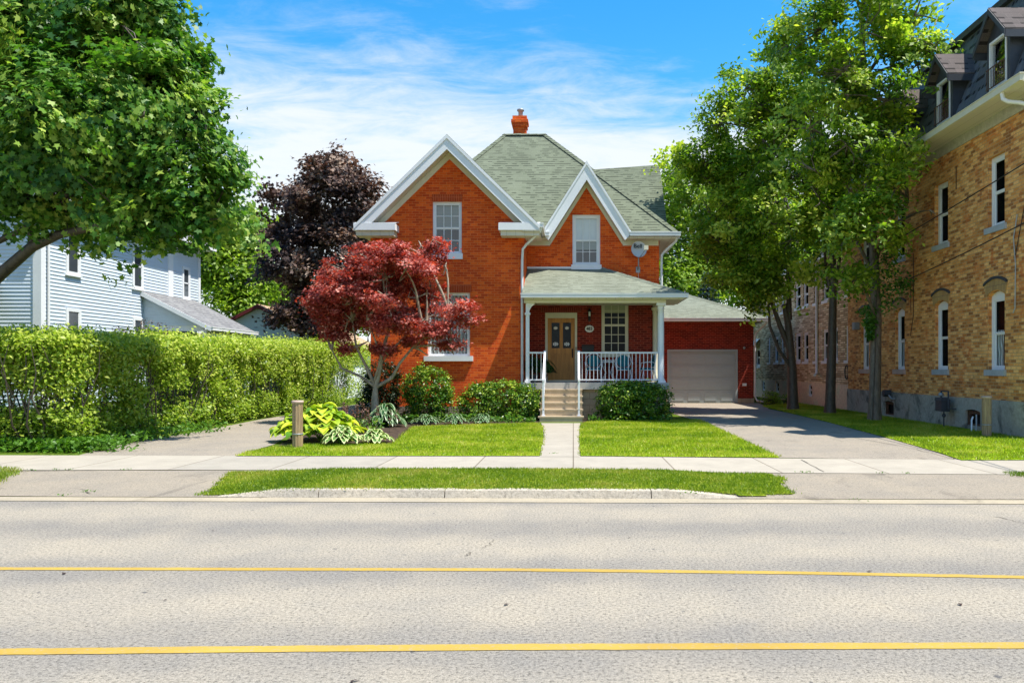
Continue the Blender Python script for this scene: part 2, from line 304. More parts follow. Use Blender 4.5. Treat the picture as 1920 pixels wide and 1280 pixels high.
# ---------------- helpers ----------------
base_of = {}
class MB:
    def __init__(s): s.v = []; s.f = []; s.sm = []
    def add(s, vs, fs, sm=False):
        o = len(s.v); s.v += [tuple(p) for p in vs]; s.f += [tuple(i + o for i in f) for f in fs]; s.sm += [sm] * len(fs); return s
    def box(s, x0, x1, y0, y1, z0, z1):
        x0, x1 = sorted((x0, x1)); y0, y1 = sorted((y0, y1)); z0, z1 = sorted((z0, z1))
        vs = [(x, y, z) for x in (x0, x1) for y in (y0, y1) for z in (z0, z1)]
        return s.add(vs, [(0, 1, 3, 2), (4, 6, 7, 5), (0, 4, 5, 1), (2, 3, 7, 6), (0, 2, 6, 4), (1, 5, 7, 3)])
    def fbox(s, F, u0, u1, v0, v1, d0, d1):
        vs = [F(u, v, d) for u in (u0, u1) for v in (v0, v1) for d in (d0, d1)]
        return s.add(vs, [(0, 1, 3, 2), (4, 6, 7, 5), (0, 4, 5, 1), (2, 3, 7, 6), (0, 2, 6, 4), (1, 5, 7, 3)])
    def quad(s, *p): return s.add(p, [tuple(range(len(p)))])
    def prism(s, pts, off):
        """closed polygon swept by the vector off"""
        n = len(pts); q = [tuple(Vector(p) + Vector(off)) for p in pts]
        fs = [tuple(range(n)), tuple(range(2 * n - 1, n - 1, -1))] + [(i, i + n, (i + 1) % n + n, (i + 1) % n) for i in range(n)]
        return s.add(list(pts) + q, fs)
    def tube(s, pts, r, n=8, cap=True):
        pts = [Vector(p) for p in pts]; rs = r if isinstance(r, (list, tuple)) else [r] * len(pts)
        vs = []; prev = None
        for i, p in enumerate(pts):
            d = (pts[min(i + 1, len(pts) - 1)] - pts[max(i - 1, 0)]).normalized()
            if prev is None:
                a = d.orthogonal().normalized()
            else:
                a = (prev - d * prev.dot(d)).normalized() if (prev - d * prev.dot(d)).length > 1e-4 else d.orthogonal().normalized()
            prev = a; b = d.cross(a)
            vs += [p + (a * math.cos(2 * math.pi * k / n) + b * math.sin(2 * math.pi * k / n)) * rs[i] for k in range(n)]
        fs = [(i * n + k, i * n + (k + 1) % n, (i + 1) * n + (k + 1) % n, (i + 1) * n + k) for i in range(len(pts) - 1) for k in range(n)]
        s.add(vs, fs, True)
        if cap: s.add(vs[:n], [tuple(range(n - 1, -1, -1))]); s.add(vs[-n:], [tuple(range(n))])
        return s
    def lathe(s, c, prof, n=20):
        vs = [(c[0] + r * math.cos(2 * math.pi * k / n), c[1] + r * math.sin(2 * math.pi * k / n), c[2] + z) for r, z in prof for k in range(n)]
        fs = [(i * n + k, i * n + (k + 1) % n, (i + 1) * n + (k + 1) % n, (i + 1) * n + k) for i in range(len(prof) - 1) for k in range(n)]
        s.add(vs, fs, True); s.add(vs[:n], [tuple(range(n - 1, -1, -1))]); s.add(vs[-n:], [tuple(range(n))]); return s
    def build(s, name, mat, parent=None, base=None):
        me = bpy.data.meshes.new(name); o = bpy.data.objects.new(name, me); col.objects.link(o)
        b = base_of[parent] if parent else Vector(base or (0, 0, 0))
        me.from_pydata([tuple(Vector(p) - b) for p in s.v], [], s.f)
        me.polygons.foreach_set('use_smooth', s.sm)
        me.materials.append(M[mat] if isinstance(mat, str) else mat); me.update()
        if parent: o.parent = parent
        else: o.location = b
        base_of[o] = b; return o
def thing(name, label, cat, loc, group=None):
    o = bpy.data.objects.new(name, None); col.objects.link(o); o.location = loc; o.empty_display_size = .2
    base_of[o] = Vector(loc); return tag(o, label, cat, group)
def tag(o, label, cat, group=None):
    o['label'] = label; o['category'] = cat
    if group: o['group'] = group
    return o
def struct(o): o['kind'] = 'structure'; return o
def Frame(O, U, Nn):
    O, U, Nn = Vector(O), Vector(U), Vector(Nn)
    return lambda u, v, d=0.: O + U * u + Vector((0, 0, v)) + Nn * d
def px(x, y, z=.1):
    """ground position of a picture point on the level z"""
    Y = FPX * (CAMZ - z) / (y - VY); return ((x - VX) * Y / FPX, Y)
def wall(F, outer, holes, depth=.13):
    mb = MB(); loops = [[Vector((u, v, 0)) for u, v in outer]] + [[Vector((u, v, 0)) for u, v in h] for h in holes]
    flat = [p for l in loops for p in l]
    mb.add([F(p.x, p.y, 0) for p in flat], [])
    for tri in tessellate_polygon(loops):
        a, b, c = (flat[i] for i in tri)
        t = tri if (b - a).cross(c - a).z > 0 else tri[::-1]
        mb.f.append(tuple(t)); mb.sm.append(False)
    for h in holes:
        n = len(h); vs = [F(u, v, 0) for u, v in h] + [F(u, v, -depth) for u, v in h]
        mb.add(vs, [(i, (i + 1) % n, (i + 1) % n + n, i + n) for i in range(n)])
    return mb
def rect(u0, u1, v0, v1): return [(u0, v0), (u1, v0), (u1, v1), (u0, v1)]
def arched(u0, u1, v0, v1, rise, n=8):
    pts = [(u0, v0), (u1, v0)]
    for i in range(n + 1):
        a = i / n; pts.append((u1 + (u0 - u1) * a, v1 - rise + rise * (1 - (2 * a - 1) ** 2)))
    return pts
def window(parent, F, u0, u1, v0, v1, cols=3, rows=(2, 2), split=.5, trim='white', cas=.07, rec=.07, blind=None, sill=None, sillmat='white',
           glass='glass', arch=0, mun=.011, name='window', intr=True, header=True):
    """double hung window set into the opening; returns the casing mesh"""
    mb = MB(); vt = v1 - arch
    if arch:
        pts = [F(u0, vt, -rec)] + [F(u, v, -rec) for u, v in arched(u0, u1, v0, v1, arch)[2:][::-1]]
        mb.prism(pts, F(0, 0, -.05) - F(0, 0, 0))
    mb.fbox(F, u0, u0 + cas, v0, vt, -rec, -rec - .06); mb.fbox(F, u1 - cas, u1, v0, vt, -rec, -rec - .06)
    mb.fbox(F, u0 + cas, u1 - cas, vt - cas, vt, -rec, -rec - .06); mb.fbox(F, u0 + cas, u1 - cas, v0, v0 + cas * .8, -rec, -rec - .06)
    a0, a1, b0, b1 = u0 + cas, u1 - cas, v0 + cas * .8, vt - cas
    vm = b0 + (b1 - b0) * split; sw = .035
    for (c0, c1, dd, rw) in ((vm, b1, -.015, rows[0]), (b0, vm, -.03, rows[1])):
        D = -rec + dd; E = D - .03
        mb.fbox(F, a0, a0 + sw, c0, c1, D, E); mb.fbox(F, a1 - sw, a1, c0, c1, D, E)
        mb.fbox(F, a0 + sw, a1 - sw, c0, c0 + sw, D, E); mb.fbox(F, a0 + sw, a1 - sw, c1 - sw, c1, D, E)
        for k in range(1, cols):
            u = a0 + sw + (a1 - a0 - 2 * sw) * k / cols; mb.fbox(F, u - mun, u + mun, c0 + sw, c1 - sw, D - .006, D - .02)
        for k in range(1, rw):
            v = c0 + sw + (c1 - c0 - 2 * sw) * k / rw; mb.fbox(F, a0 + sw, a1 - sw, v - mun, v + mun, D - .008, D - .018)
    wn = mb.build(name, trim, parent)
    g = MB().quad(F(a0 + .01, b0 + .01, -rec - .052), F(a1 - .01, b0 + .01, -rec - .052), F(a1 - .01, b1 - .01, -rec - .052), F(a0 + .01, b1 - .01, -rec - .052))
    go = g.build('glass', glass, wn)
    if blind:
        for (mat, f0, f1, ua, ub) in blind:
            MB().fbox(F, a0 + (a1 - a0) * ua, a0 + (a1 - a0) * ub, b0 + (b1 - b0) * f0, b0 + (b1 - b0) * f1, -rec - .085, -rec - .095).build('curtain' if mat == 'curtain' else 'blind', mat, wn)
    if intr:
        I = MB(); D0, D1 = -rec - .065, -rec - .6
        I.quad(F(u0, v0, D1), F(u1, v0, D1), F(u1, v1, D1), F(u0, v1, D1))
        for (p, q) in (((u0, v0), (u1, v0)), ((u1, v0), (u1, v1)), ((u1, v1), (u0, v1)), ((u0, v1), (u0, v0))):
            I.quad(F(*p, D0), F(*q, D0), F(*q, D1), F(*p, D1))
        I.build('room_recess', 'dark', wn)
    if sill: # (side extension, height, projection)
        e, h, pr = sill
        MB().fbox(F, u0 - e, u1 + e, v0 - h, v0 + .01, pr, -rec - .05).build('sill', sillmat, wn)
    return wn
def npmesh(name, verts, counts, idx, mat, parent=None, tint=None, base=(0, 0, 0), smooth=False):
    me = bpy.data.meshes.new(name); o = bpy.data.objects.new(name, me); col.objects.link(o)
    b = base_of[parent] if parent else Vector(base)
    verts = np.asarray(verts, dtype=np.float32) - np.array(b, dtype=np.float32)
    me.vertices.add(len(verts)); me.vertices.foreach_set('co', verts.ravel())
    me.loops.add(len(idx)); me.loops.foreach_set('vertex_index', np.asarray(idx, dtype=np.int32))
    me.polygons.add(len(counts)); st = np.concatenate(([0], np.cumsum(counts)[:-1])).astype(np.int32)
    me.polygons.foreach_set('loop_start', st)
    me.update(calc_edges=True)
    if tint is not None:
        a = me.attributes.new('tint', 'FLOAT', 'FACE'); a.data.foreach_set('value', np.asarray(tint, dtype=np.float32))
    me.materials.append(M[mat])
    if parent: o.parent = parent
    else: o.location = b
    base_of[o] = b; return o
RHOMB = np.array([(-.5, 0, 0), (-.05, -.27, .07), (.5, 0, -.03), (-.05, .27, .07)])
LOBED = np.array([(-.45, 0, 0), (-.42, -.30, .04), (-.12, -.22, .05), (.02, -.52, 0), (.14, -.17, .05), (.55, 0, -.06), (.14, .17, .05), (.02, .52, 0), (-.12, .22, .05), (-.42, .30, .04)])
STAR = np.array([(-.40, 0, 0), (-.3, -.42, .0), (-.06, -.10, .03), (.15, -.50, -.02), (.12, -.07, .02), (.6, 0, -.06), (.12, .07, .02), (.15, .50, -.02), (-.06, .10, .03), (-.3, .42, 0)])
def unit(a): return a / (np.linalg.norm(a, axis=1, keepdims=True) + 1e-9)
def leaves(name, P, Nn, size, mat, parent, tint, tpl=RHOMB, jit=.35):
    n = len(P); k = len(tpl)
    Nn = unit(Nn); t = unit(np.cross(Nn, RNG.normal(size=(n, 3)))); b = np.cross(Nn, t)
    s = size * (1 + jit * RNG.uniform(-1, 1, n))
    V = P[:, None, :] + s[:, None, None] * (tpl[None, :, 0, None] * t[:, None, :] + tpl[None, :, 1, None] * b[:, None, :] + tpl[None, :, 2, None] * Nn[:, None, :])
    return npmesh(name, V.reshape(-1, 3), np.full(n, k), np.arange(n * k), mat, parent, np.clip(tint, 0, 1))
def vnoise(P, s, seed=0.):
    return np.array([noise.noise(Vector((p[0] * s + seed, p[1] * s - seed, p[2] * s + 2 * seed))) for p in P])
def crown(blobs, ncl, per, rc, seed=1., inner=.5, thr=-.5, flat=.6, up=.8, ragged=.12, keep=None, sup=0., nsup=14, tv=.16):
    """leaf positions, normals and tints clustered in sprays over the given ellipsoids"""
    B = np.array([list(c) + list(r) for c, r in blobs], dtype=float)
    wgt = (B[:, 3] * B[:, 4] + B[:, 3] * B[:, 5] + B[:, 4] * B[:, 5]); wgt /= wgt.sum()
    n0 = max(1, ncl // nsup) if sup else ncl
    bi = RNG.choice(len(B), n0, p=wgt); d = unit(RNG.normal(size=(n0, 3)))
    rr = inner + (1 - inner) * RNG.uniform(size=n0) ** .55; rr *= 1 + ragged * RNG.normal(size=n0)
    C = B[bi, :3] + d * rr[:, None] * B[bi, 3:]
    dmin = np.full(n0, 9.)          # drop centres buried deep inside another ellipsoid, open gaps with noise
    for b in B: dmin = np.minimum(dmin, np.linalg.norm((C - b[:3]) / b[3:], axis=1))
    ok = (dmin > inner * .8) & (vnoise(C, .9, seed) > thr)
    if keep is not None: ok &= keep(C)
    C, d = C[ok], d[ok]; S = unit(d * .55 + np.array([0, 0, up]) + RNG.normal(size=d.shape) * .35); ctint = .42 + tv * RNG.normal(size=len(C))
    if sup:
        k = len(C); sr = sup * (.6 + .7 * RNG.uniform(size=k)); C = np.repeat(C, nsup, 0); d = np.repeat(d, nsup, 0); S = np.repeat(S, nsup, 0); ctint = np.repeat(ctint, nsup)
        off = RNG.normal(size=C.shape) * np.repeat(sr, nsup)[:, None] * .55; off -= S * (off * S).sum(1)[:, None] * .55; C = C + off
        C[:, 2] -= .25 * (off ** 2).sum(1) / sup
    n = len(C); cs = rc * (.6 + .8 * RNG.uniform(size=n)); ctint = ctint + .08 * RNG.normal(size=n)
    P = np.repeat(C, per, axis=0) + RNG.normal(size=(n * per, 3)) * np.repeat(cs, per)[:, None] * np.array([1, 1, flat])
    Nn = np.repeat(S, per, axis=0) + RNG.normal(size=(n * per, 3)) * .42
    T = np.repeat(ctint, per) + .18 * RNG.normal(size=n * per)
    return P, Nn, T, C
def limbs(mb, start, ends, r0, seed=0, wob=.25, n=7):
    for e in ends:
        s = Vector(start[0]) if isinstance(start, list) else Vector(start); e = Vector(e); pts = []; rs = []
        L = (e - s).length
        for i in range(n):
            a = i / (n - 1); p = s.lerp(e, a); p.z += math.sin(a * math.pi) * L * .04
            nz = noise.noise_vector(p * .7 + Vector((seed, 0, 0))) * wob * math.sin(a * math.pi) * min(1, L / 3)
            pts.append(p + nz); rs.append(max(.008, r0 * (1 - a) ** .8 + .006))
        mb.tube(pts, rs, 6)
def twigs(mb, C, hub, k, r=.012, seed=3):
    """thin branches from the limb hubs out to some of the leaf sprays"""
    idx = RNG.choice(len(C), min(k, len(C)), replace=False)
    H = np.array([tuple(h) for h in hub])
    for i in idx:
        c = C[i]; j = np.argmin(((H - c) ** 2).sum(1)); h = Vector(H[j]); c = Vector(c)
        m = h.lerp(c, .5) + Vector(RNG.normal(size=3) * .12)
        mb.tube([h, m, c], [r * 2, r * 1.3, r * .5], 4, False)

# ================= ground, road, pavement =================
def sheet(name, pts, z, mat, kind='structure'):
    me = MB(); lp = [Vector((x, y, 0)) for x, y in pts]
    me.add([(x, y, z) for x, y in pts], [])
    for tri in tessellate_polygon([lp]):
        a, b, c = (lp[i] for i in tri); t = tri if (b - a).cross(c - a).z > 0 else tri[::-1]
        me.f.append(tuple(t)); me.sm.append(False)
    return struct(me.build(name, mat))
# kerb runs with a slight angle to the camera
def ky(x): return 10.08 - .019 * (x + 2)      # far edge of the gutter strip
g = MB()
xs = [-600, -60, -30, -10, 0, 10, 30, 60, 600]
for a, b in zip(xs[:-1], xs[1:]):
    ya, yb = (ky(max(-60, min(60, a))) + .16, ky(max(-60, min(60, b))) + .16)
    g.quad((a, -600, -.03), (b, -600, -.03), (b, yb - .1, -.03), (a, ya - .1, -.03)); g.quad((a, ya - .1, -.03), (b, yb - .1, -.03), (b, yb - .08, .004), (a, ya - .08, .004)); g.quad((a, ya - .08, .004), (b, yb - .08, .004), (b, 12.8, .004), (a, 12.8, .004))
    g.quad((a, 12.8, .004), (b, 12.8, .004), (b, 12.8, .088), (a, 12.8, .088))
    g.quad((a, 12.8, .088), (b, 12.8, .088), (b, 900, .088), (a, 900, .088))
struct(g.build('ground', 'ground'))
sheet('road', [(-80, -9), (80, -9), (80, ky(60) - .3), (60, ky(60) - .3), (-60, ky(-60) - .3), (-80, ky(-60) - .3)], 0, 'asphalt')
sheet('gutter', [(-60, ky(-60) - .3), (60, ky(60) - .3), (60, ky(60)), (-60, ky(-60))], .006, 'gutterstrip')
def line(name, pix, wd):
    P = [px(x, y, 0) for x, y in pix]; sl = (P[-1][1] - P[0][1]) / (P[-1][0] - P[0][0])
    P = [(P[0][0] - 40, P[0][1] - 40 * sl * .3)] + P + [(P[-1][0] + 40, P[-1][1] + 40 * sl * .3)]
    mb = MB()
    for (a, b) in zip(P[:-1], P[1:]):
        n = max(1, int((b[0] - a[0]) / .12)); n = min(n, 90)
        for i in range(n):
            f0, f1 = i / n, (i + 1) / n; e = [RNG.uniform(-.008, .008) for _ in range(2)]
            x0, x1 = a[0] + (b[0] - a[0]) * f0, a[0] + (b[0] - a[0]) * f1; y0, y1 = a[1] + (b[1] - a[1]) * f0, a[1] + (b[1] - a[1]) * f1
            g_ = lambda x, k: .010 * noise.noise(Vector((x * 6, k, 0)))
            mb.quad((x0, y0 - wd / 2 + g_(x0, 1), .004), (x1, y1 - wd / 2 + g_(x1, 1), .004), (x1, y1 + wd / 2 + g_(x1, 5), .004), (x0, y0 + wd / 2 + g_(x0, 5), .004))
    return struct(mb.build(name, 'yellow'))
line('yellow_line', [(0, 1066), (960, 1068), (1500, 1074), (1920, 1082)], .09)
line('yellow_line', [(0, 1222), (480, 1217), (960, 1213), (1920, 1210)], .105)
# kerb: one low stone edge with lowered ends at the driveways
def kerb():
    mb = MB(); xs = [px(415, 925, .02)[0], px(500, 920)[0]] ; x0 = px(410, 926, 0)[0]; x1 = px(1395, 930, 0)[0]; n = 34
    for i in range(n):
        a, b = x0 + (x1 - x0) * i / n, x0 + (x1 - x0) * (i + 1) / n
        def h(x): return .002 + .098 * min(1, (x - x0) / .9, (x1 - x) / .9 + .0) + .006 * noise.noise(Vector((x * 2, 0, 0)))
        ha, hb = max(.004, h(a)), max(.004, h(b)); ya, yb = ky(a), ky(b); gap = .012 if i in (6, 14, 27) else 0
        vs = [(a, ya, 0), (b - gap, yb, 0), (b - gap, yb + .03, hb), (a, ya + .03, ha), (a, ya + .2, ha + .004), (b - gap, yb + .2, hb + .004), (a, ya + .2, 0), (b - gap, yb + .2, 0)]
        mb.add(vs, [(0, 1, 2, 3), (3, 2, 5, 4), (4, 5, 7, 6), (0, 3, 4, 6), (1, 7, 5, 2)])
    return struct(mb.build('kerb', 'kerb'))
kerb()
sw_far = [px(-300, 852), px(0, 853), px(1100, 855), px(1500, 859), px(1920, 862.5), px(2600, 866)]
sw_near = [px(2600, 893), px(1920, 889), px(1500, 886), px(960, 882), px(300, 880), px(0, 881), px(-300, 881)]
sheet('sidewalk', sw_far + sw_near, .100, 'concrete')
# aprons slope from the pavement down to the gutter
def apron(name, far, near):
    mb = MB(); n = len(far)
    for i in range(n - 1):
        a, b, c, d = far[i], far[i + 1], near[i + 1], near[i]
        mb.quad((d[0], d[1], .012), (c[0], c[1], .012), (b[0], b[1], .097), (a[0], a[1], .097))
    return struct(mb.build(name, 'apron'))
def interp_near(x): return ky(x)
apF = [px(-400, 881), px(0, 882), px(200, 881), px(440, 881), px(560, 881)]
apron('driveway_apron', apF, [(px(-500, 925, 0)[0], ky(-14)), (px(-60, 925, 0)[0], ky(-10)), (px(180, 925, 0)[0], ky(-6)), (px(400, 925, 0)[0] + .3, ky(-4.5)), (px(520, 925, 0)[0], ky(-3.8))])
apF = [px(1340, 885.5), px(1600, 887), px(1800, 888.5), px(1960, 889.5), px(2500, 893)]
apron('driveway_apron', apF, [(px(1395, 930, 0)[0] - .6, ky(1.8)), (px(1600, 930, 0)[0], ky(3.5)), (px(1800, 930, 0)[0], ky(5)), (px(1980, 930, 0)[0], ky(6)), (px(2500, 930, 0)[0], ky(9))])
DR = [px(1462, 857), px(1390, 822), px(1330, 795), px(1262, 775), (3.6, 30), (3.6, 35.5), (8.3, 35.5), (7.6, 31), px(1440, 766), px(1480, 774), px(1560, 793), px(1680, 825), px(1760, 848), px(1803, 862.6)]
sheet('driveway', DR, .096, 'drive')
DL = [px(450, 855), px(470, 845), px(515, 832), px(540, 815), (-6.9, 22), (-6.95, 40), (-9.2, 40), (-9.5, 24), px(400, 803), px(300, 820), px(200, 838), px(140, 855)]
sheet('driveway', DL, .096, 'drive')
WK = [px(1012, 856), px(1088, 856), px(1086, 820), px(1088, 793), px(1015, 793), px(1020, 812)]
sheet('walkway', WK, .104, 'concrete')
# lawns
LL = [px(442, 855), px(470, 846), px(520, 838), px(560, 834), px(735, 833), px(760, 812), px(775, 800), px(900, 796), px(1005, 793), px(1018, 800), px(1018, 825), px(1011, 855)]
LR = [px(1089, 855), px(1087, 825), px(1088, 800), px(1100, 791), px(1270, 787), px(1312, 787), px(1390, 823), px(1430, 842), px(1462, 858)]
LS = [px(1803, 863), px(1760, 848), px(1680, 825), px(1560, 793), px(1480, 774), px(1430, 762), (9.9, 36), (9.98, 28), (9.98, 17.2), (16, 17.2), (16, 13.6)]
VG = [px(362, 927, .05), px(400, 912, .07), px(432, 884), px(500, 883), px(960, 883), px(1440, 887), px(1470, 893), px(1462, 903), px(1492, 926, .03), px(1380, 926, .05), px(1380, 920, .08)]
VG = [(a, max(b, ky(a) + .06)) for a, b in VG]
def VZ(x, y):   # the verge swells a little above the pavement
    f = max(0, min(1, (y - ky(x) - .05) / .7)); e = max(0, min(1, (x + 4.55) / .95)) * max(0, min(1, (2.2 - x) / .95)); fy = max(0, min(1, (y - ky(x)) / 1.95))
    return .026 + .080 * fy + e * (.070 * (1 - fy) + .035 * f)
sheet('lawn', LL, .112, 'lawn'); sheet('lawn', LR, .112, 'lawn'); sheet('side_lawn', LS, .110, 'lawn')
def inpoly(X, Y, poly):
    c = np.zeros(len(X), bool); n = len(poly)
    for i in range(n):
        x0, y0 = poly[i]; x1, y1 = poly[(i + 1) % n]
        m = ((y0 > Y) != (y1 > Y)); xi = (x1 - x0) * (Y - y0) / (y1 - y0 + 1e-12) + x0; c ^= m & (X < xi)
    return c
def vergegrid():
    x0, x1 = min(p[0] for p in VG), max(p[0] for p in VG); y0, y1 = min(p[1] for p in VG), max(p[1] for p in VG)
    nx, ny = 90, 16; mb = MB(); X = np.linspace(x0, x1, nx); Yy = np.linspace(y0, y1, ny)
    for i in range(nx - 1):
        for j in range(ny - 1):
            cx, cy = (X[i] + X[i + 1]) / 2, (Yy[j] + Yy[j + 1]) / 2
            if inpoly(np.array([cx]), np.array([cy]), VG)[0]:
                mb.quad(*[(a, b, VZ(a, b)) for a, b in ((X[i], Yy[j]), (X[i + 1], Yy[j]), (X[i + 1], Yy[j + 1]), (X[i], Yy[j + 1]))])
    struct(mb.build('verge', 'verge'))
vergegrid()
def grass(name, label, poly, dens, h, wd, mat, zf, ymax=99, edge=.04):
    P = np.array(poly); x0, y0 = P.min(0) - edge; x1, y1 = P.max(0) + edge; y1 = min(y1, ymax)
    n = int((x1 - x0) * (y1 - y0) * dens); X = RNG.uniform(x0, x1, n); Y = RNG.uniform(y0, y1, n)
    ok = inpoly(X + RNG.normal(size=n) * edge, Y + RNG.normal(size=n) * edge, poly)
    X, Y = X[ok], Y[ok]; n = len(X); Z = np.array([zf(a, b) for a, b in zip(X, Y)])
    hh = h * RNG.uniform(.5, 1.3, n); a = RNG.uniform(0, 2 * math.pi, n); le = RNG.normal(size=(n, 2)) * hh[:, None] * .45
    dx, dy = np.cos(a) * wd, np.sin(a) * wd
    V = np.stack([np.stack([X - dx, Y - dy, Z - .004], 1), np.stack([X + dx, Y + dy, Z - .004], 1), np.stack([X + le[:, 0], Y + le[:, 1], Z + hh], 1)], 1)
    T = .45 + .16 * RNG.normal(size=n) + .50 * vnoise(np.stack([X, Y, Z], 1), .9, 4.) + .25 * vnoise(np.stack([X, Y, Z], 1), 5., 9.)
    o = npmesh(name, V.reshape(-1, 3), np.full(n, 3), np.arange(3 * n), mat, None, np.clip(T, 0, 1))
    o['kind'] = 'stuff'; o['label'] = label; o['category'] = 'grass'; return o
grass('grass', 'short mown green lawn between the left driveway and the front walk', LL, 1500, .040, .007, 'l_grass', lambda a, b: .112)
grass('grass', 'short mown green lawn between the front walk and the right driveway', LR, 1500, .040, .007, 'l_grass', lambda a, b: .112)
grass('grass', 'strip of lawn between the right driveway and the yellow brick building', LS, 900, .045, .008, 'l_grass', lambda a, b: .110, ymax=37)
grass('grass', 'patchy grass verge between the sidewalk and the kerb', VG, 4200, .030, .006, 'l_vgrass', VZ)
VL = [px(-300, 884), px(0, 876), px(30, 877), px(38, 884), px(10, 895), px(0, 905), px(-300, 915)]
grass('grass', 'small worn corner of verge grass at the left end of the apron', VL, 2500, .05, .006, 'l_vgrass', lambda a, b: .09)
VR = [px(1885, 885), px(2000, 886), px(2000, 896), px(1900, 892)]
grass('grass', 'sliver of grass below the sidewalk at the far right', VR, 2500, .04, .006, 'l_vgrass', lambda a, b: .10)
# weeds growing in the pavement joints
def tufts(name, label, pts, n, h, mat, spread=.05):
    P = np.array([(*px(x, y), .1) for x, y in pts]); P = np.repeat(P, n, 0) + RNG.normal(size=(len(P) * n, 3)) * np.array([spread, spread * .6, 0]); P[:, 2] = .1 + RNG.uniform(0, h, len(P))
    o = leaves(name, P, RNG.normal(size=P.shape) + np.array([0, 0, .6]), min(h * 1.2, .09), mat, None, RNG.uniform(.2, .9, len(P)))
    o['kind'] = 'stuff'; o['label'] = label; o['category'] = 'weeds'; return o
tufts('weeds', 'small weeds sprouting along the pavement joints', [(60, 881), (100, 881), (130, 881), (160, 921), (170, 922), (122, 928), (1040, 850), (1500, 885), (1515, 885), (1610, 937), (1290, 925), (240, 880), (500, 920), (1650, 887), (1700, 887)], 12, .022, 'l_weed', .05)
tufts('weeds', 'leafy weeds and ground cover along the foot of the hedge', [(x, y) for x, y in zip(np.linspace(-80, 200, 46), 846 - 3 * np.abs(np.sin(np.arange(46))))] + [(x, 846 - (x - 130) * .148) for x in np.linspace(110, 400, 16)], 75, .24, 'l_weed', .24)
def bed(name, pts, mat='mulch'): return sheet(name, pts, .108, mat)
bed('garden_bed', [px(520, 838), px(560, 836), px(740, 836), px(764, 812), px(778, 801), px(900, 797), px(1008, 794), (-1.0, 24.9), (-6.8, 24.9), (-6.85, 20)])
bed('garden_bed', [(.3, 24.6), px(1092, 793), px(1100, 790), px(1275, 786), (2.95, 24.6)])
# cracks
def crack(pts, z, wd=.012):
    mb = MB(); P = [Vector((*px(x, y, z), z + .004)) for x, y in pts]; Q = []
    for a, b in zip(P[:-1], P[1:]):
        for k in range(6): q = a.lerp(b, k / 6); Q.append(q + Vector((RNG.normal() * .02, RNG.normal() * .03, 0)))
    Q.append(P[-1])
    for a, b in zip(Q[:-1], Q[1:]):
        d = (b - a); n = Vector((-d.y, d.x, 0)).normalized() * wd * RNG.uniform(.4, 1.2)
        mb.quad(a - n, b - n, b + n, a + n)
    struct(mb.build('pavement_crack', 'crack'))
crack([(1600, 820), (1700, 838), (1790, 861)], .098, .008); crack([(1560, 800), (1620, 808), (1660, 803)], .098, .008)
crack([(1868, 970), (1900, 975), (1935, 986)], .0, .006); crack([(925, 1012), (915, 1020), (905, 1028)], 0, .003); crack([(880, 1036), (872, 1042)], 0, .004)
crack([(0, 916), (100, 914), (155, 918), (170, 924)], .03, .007); crack([(1130, 932), (1260, 931)], .01, .004); crack([(0, 884), (70, 882), (180, 881.5)], .1, .010)
crack([(1500, 861), (1545, 884)], .102, .008)

# ================= brick house =================
H = thing('brick_house', 'orange brick house with green shingled hip roof, twin white-trimmed gables and front porch', 'house', (-1.5, 27, .1))
FW = Frame((0, 24.9, 0), (1, 0, 0), (0, -1, 0)); FM = Frame((0, 26.7, 0), (1, 0, 0), (0, -1, 0))
GA = 35.5; FG = Frame((0, GA, 0), (1, 0, 0), (0, -1, 0))
WL, WR = -6.35, -1.555
w1 = (-4.41, -3.495, 5.23, 6.87); w2 = (-4.57, -3.24, 2.02, 4.02); w3 = (-.03, .905, 5.11, 6.81); w4 = (.946, 1.855, 2.12, 3.92); dr = (-.944, .125, 1.24, 3.51)
wall(FW, [(WL, .45), (WR, .45), (WR, 6.15), (-3.88, 8.55), (WL, 6.15)], [rect(*w1), rect(*w2)]).build('wall', 'brick', H)
mb = MB(); mb.box(WL - .03, WR + .02, 24.86, 25.1, .0, .45); mb.box(WL - .03, WL + .1, 25.1, 34.6, 0, .45); mb.build('foundation', 'stone', H)
mb = wall(Frame((WR, 0, 0), (0, 1, 0), (1, 0, 0)), rect(24.9, 26.7, .45, 6.1), []); mb.build('wall', 'brick', H)
mb = wall(Frame((WL, 0, 0), (0, -1, 0), (-1, 0, 0)), rect(-34.6, -24.9, .45, 6.1), []); mb.build('wall', 'brick', H)
wall(FM, [(WR, 4.3), (2.885, 4.3), (2.885, 6.1), (1.75, 6.1), (.44, 8.2), (-.87, 6.1), (WR, 6.1)], [rect(*w3)]).build('wall', 'brick', H)
wall(FM, [(WR, 1.2), (dr[0], 1.2), (dr[0], dr[3]), (dr[1], dr[3]), (dr[1], 1.2), (2.885, 1.2), (2.885, 4.3), (WR, 4.3)], [rect(*w4)]).build('porch_wall', 'brick_shaded', H)
mb = wall(Frame((2.885, 0, 0), (0, 1, 0), (1, 0, 0)), rect(26.7, 34.6, .1, 6.1), []); mb.build('wall', 'brick', H)
MB().quad((2.885, 34.6, 0), (WL, 34.6, 0), (WL, 34.6, 6.1), (2.885, 34.6, 6.1)).build('wall', 'brick', H)
# brick headers
mb = MB(); mb.fbox(FW, w1[0] - .02, w1[1] + .02, w1[3] + .0, w1[3] + .22, 0.0, .012); mb.build('brick_header', 'soldier', H); mb = MB(); mb.fbox(FW, w2[0] - .05, w2[1] + .05, w2[3], w2[3] + .24, 0, .012); mb.build('brick_header', 'soldier', H)
mb = MB(); mb.fbox(FM, dr[0] - .15, dr[1] + .15, dr[3], dr[3] + .17, 0, .012); mb.build('brick_header', 'soldier_shaded', H)
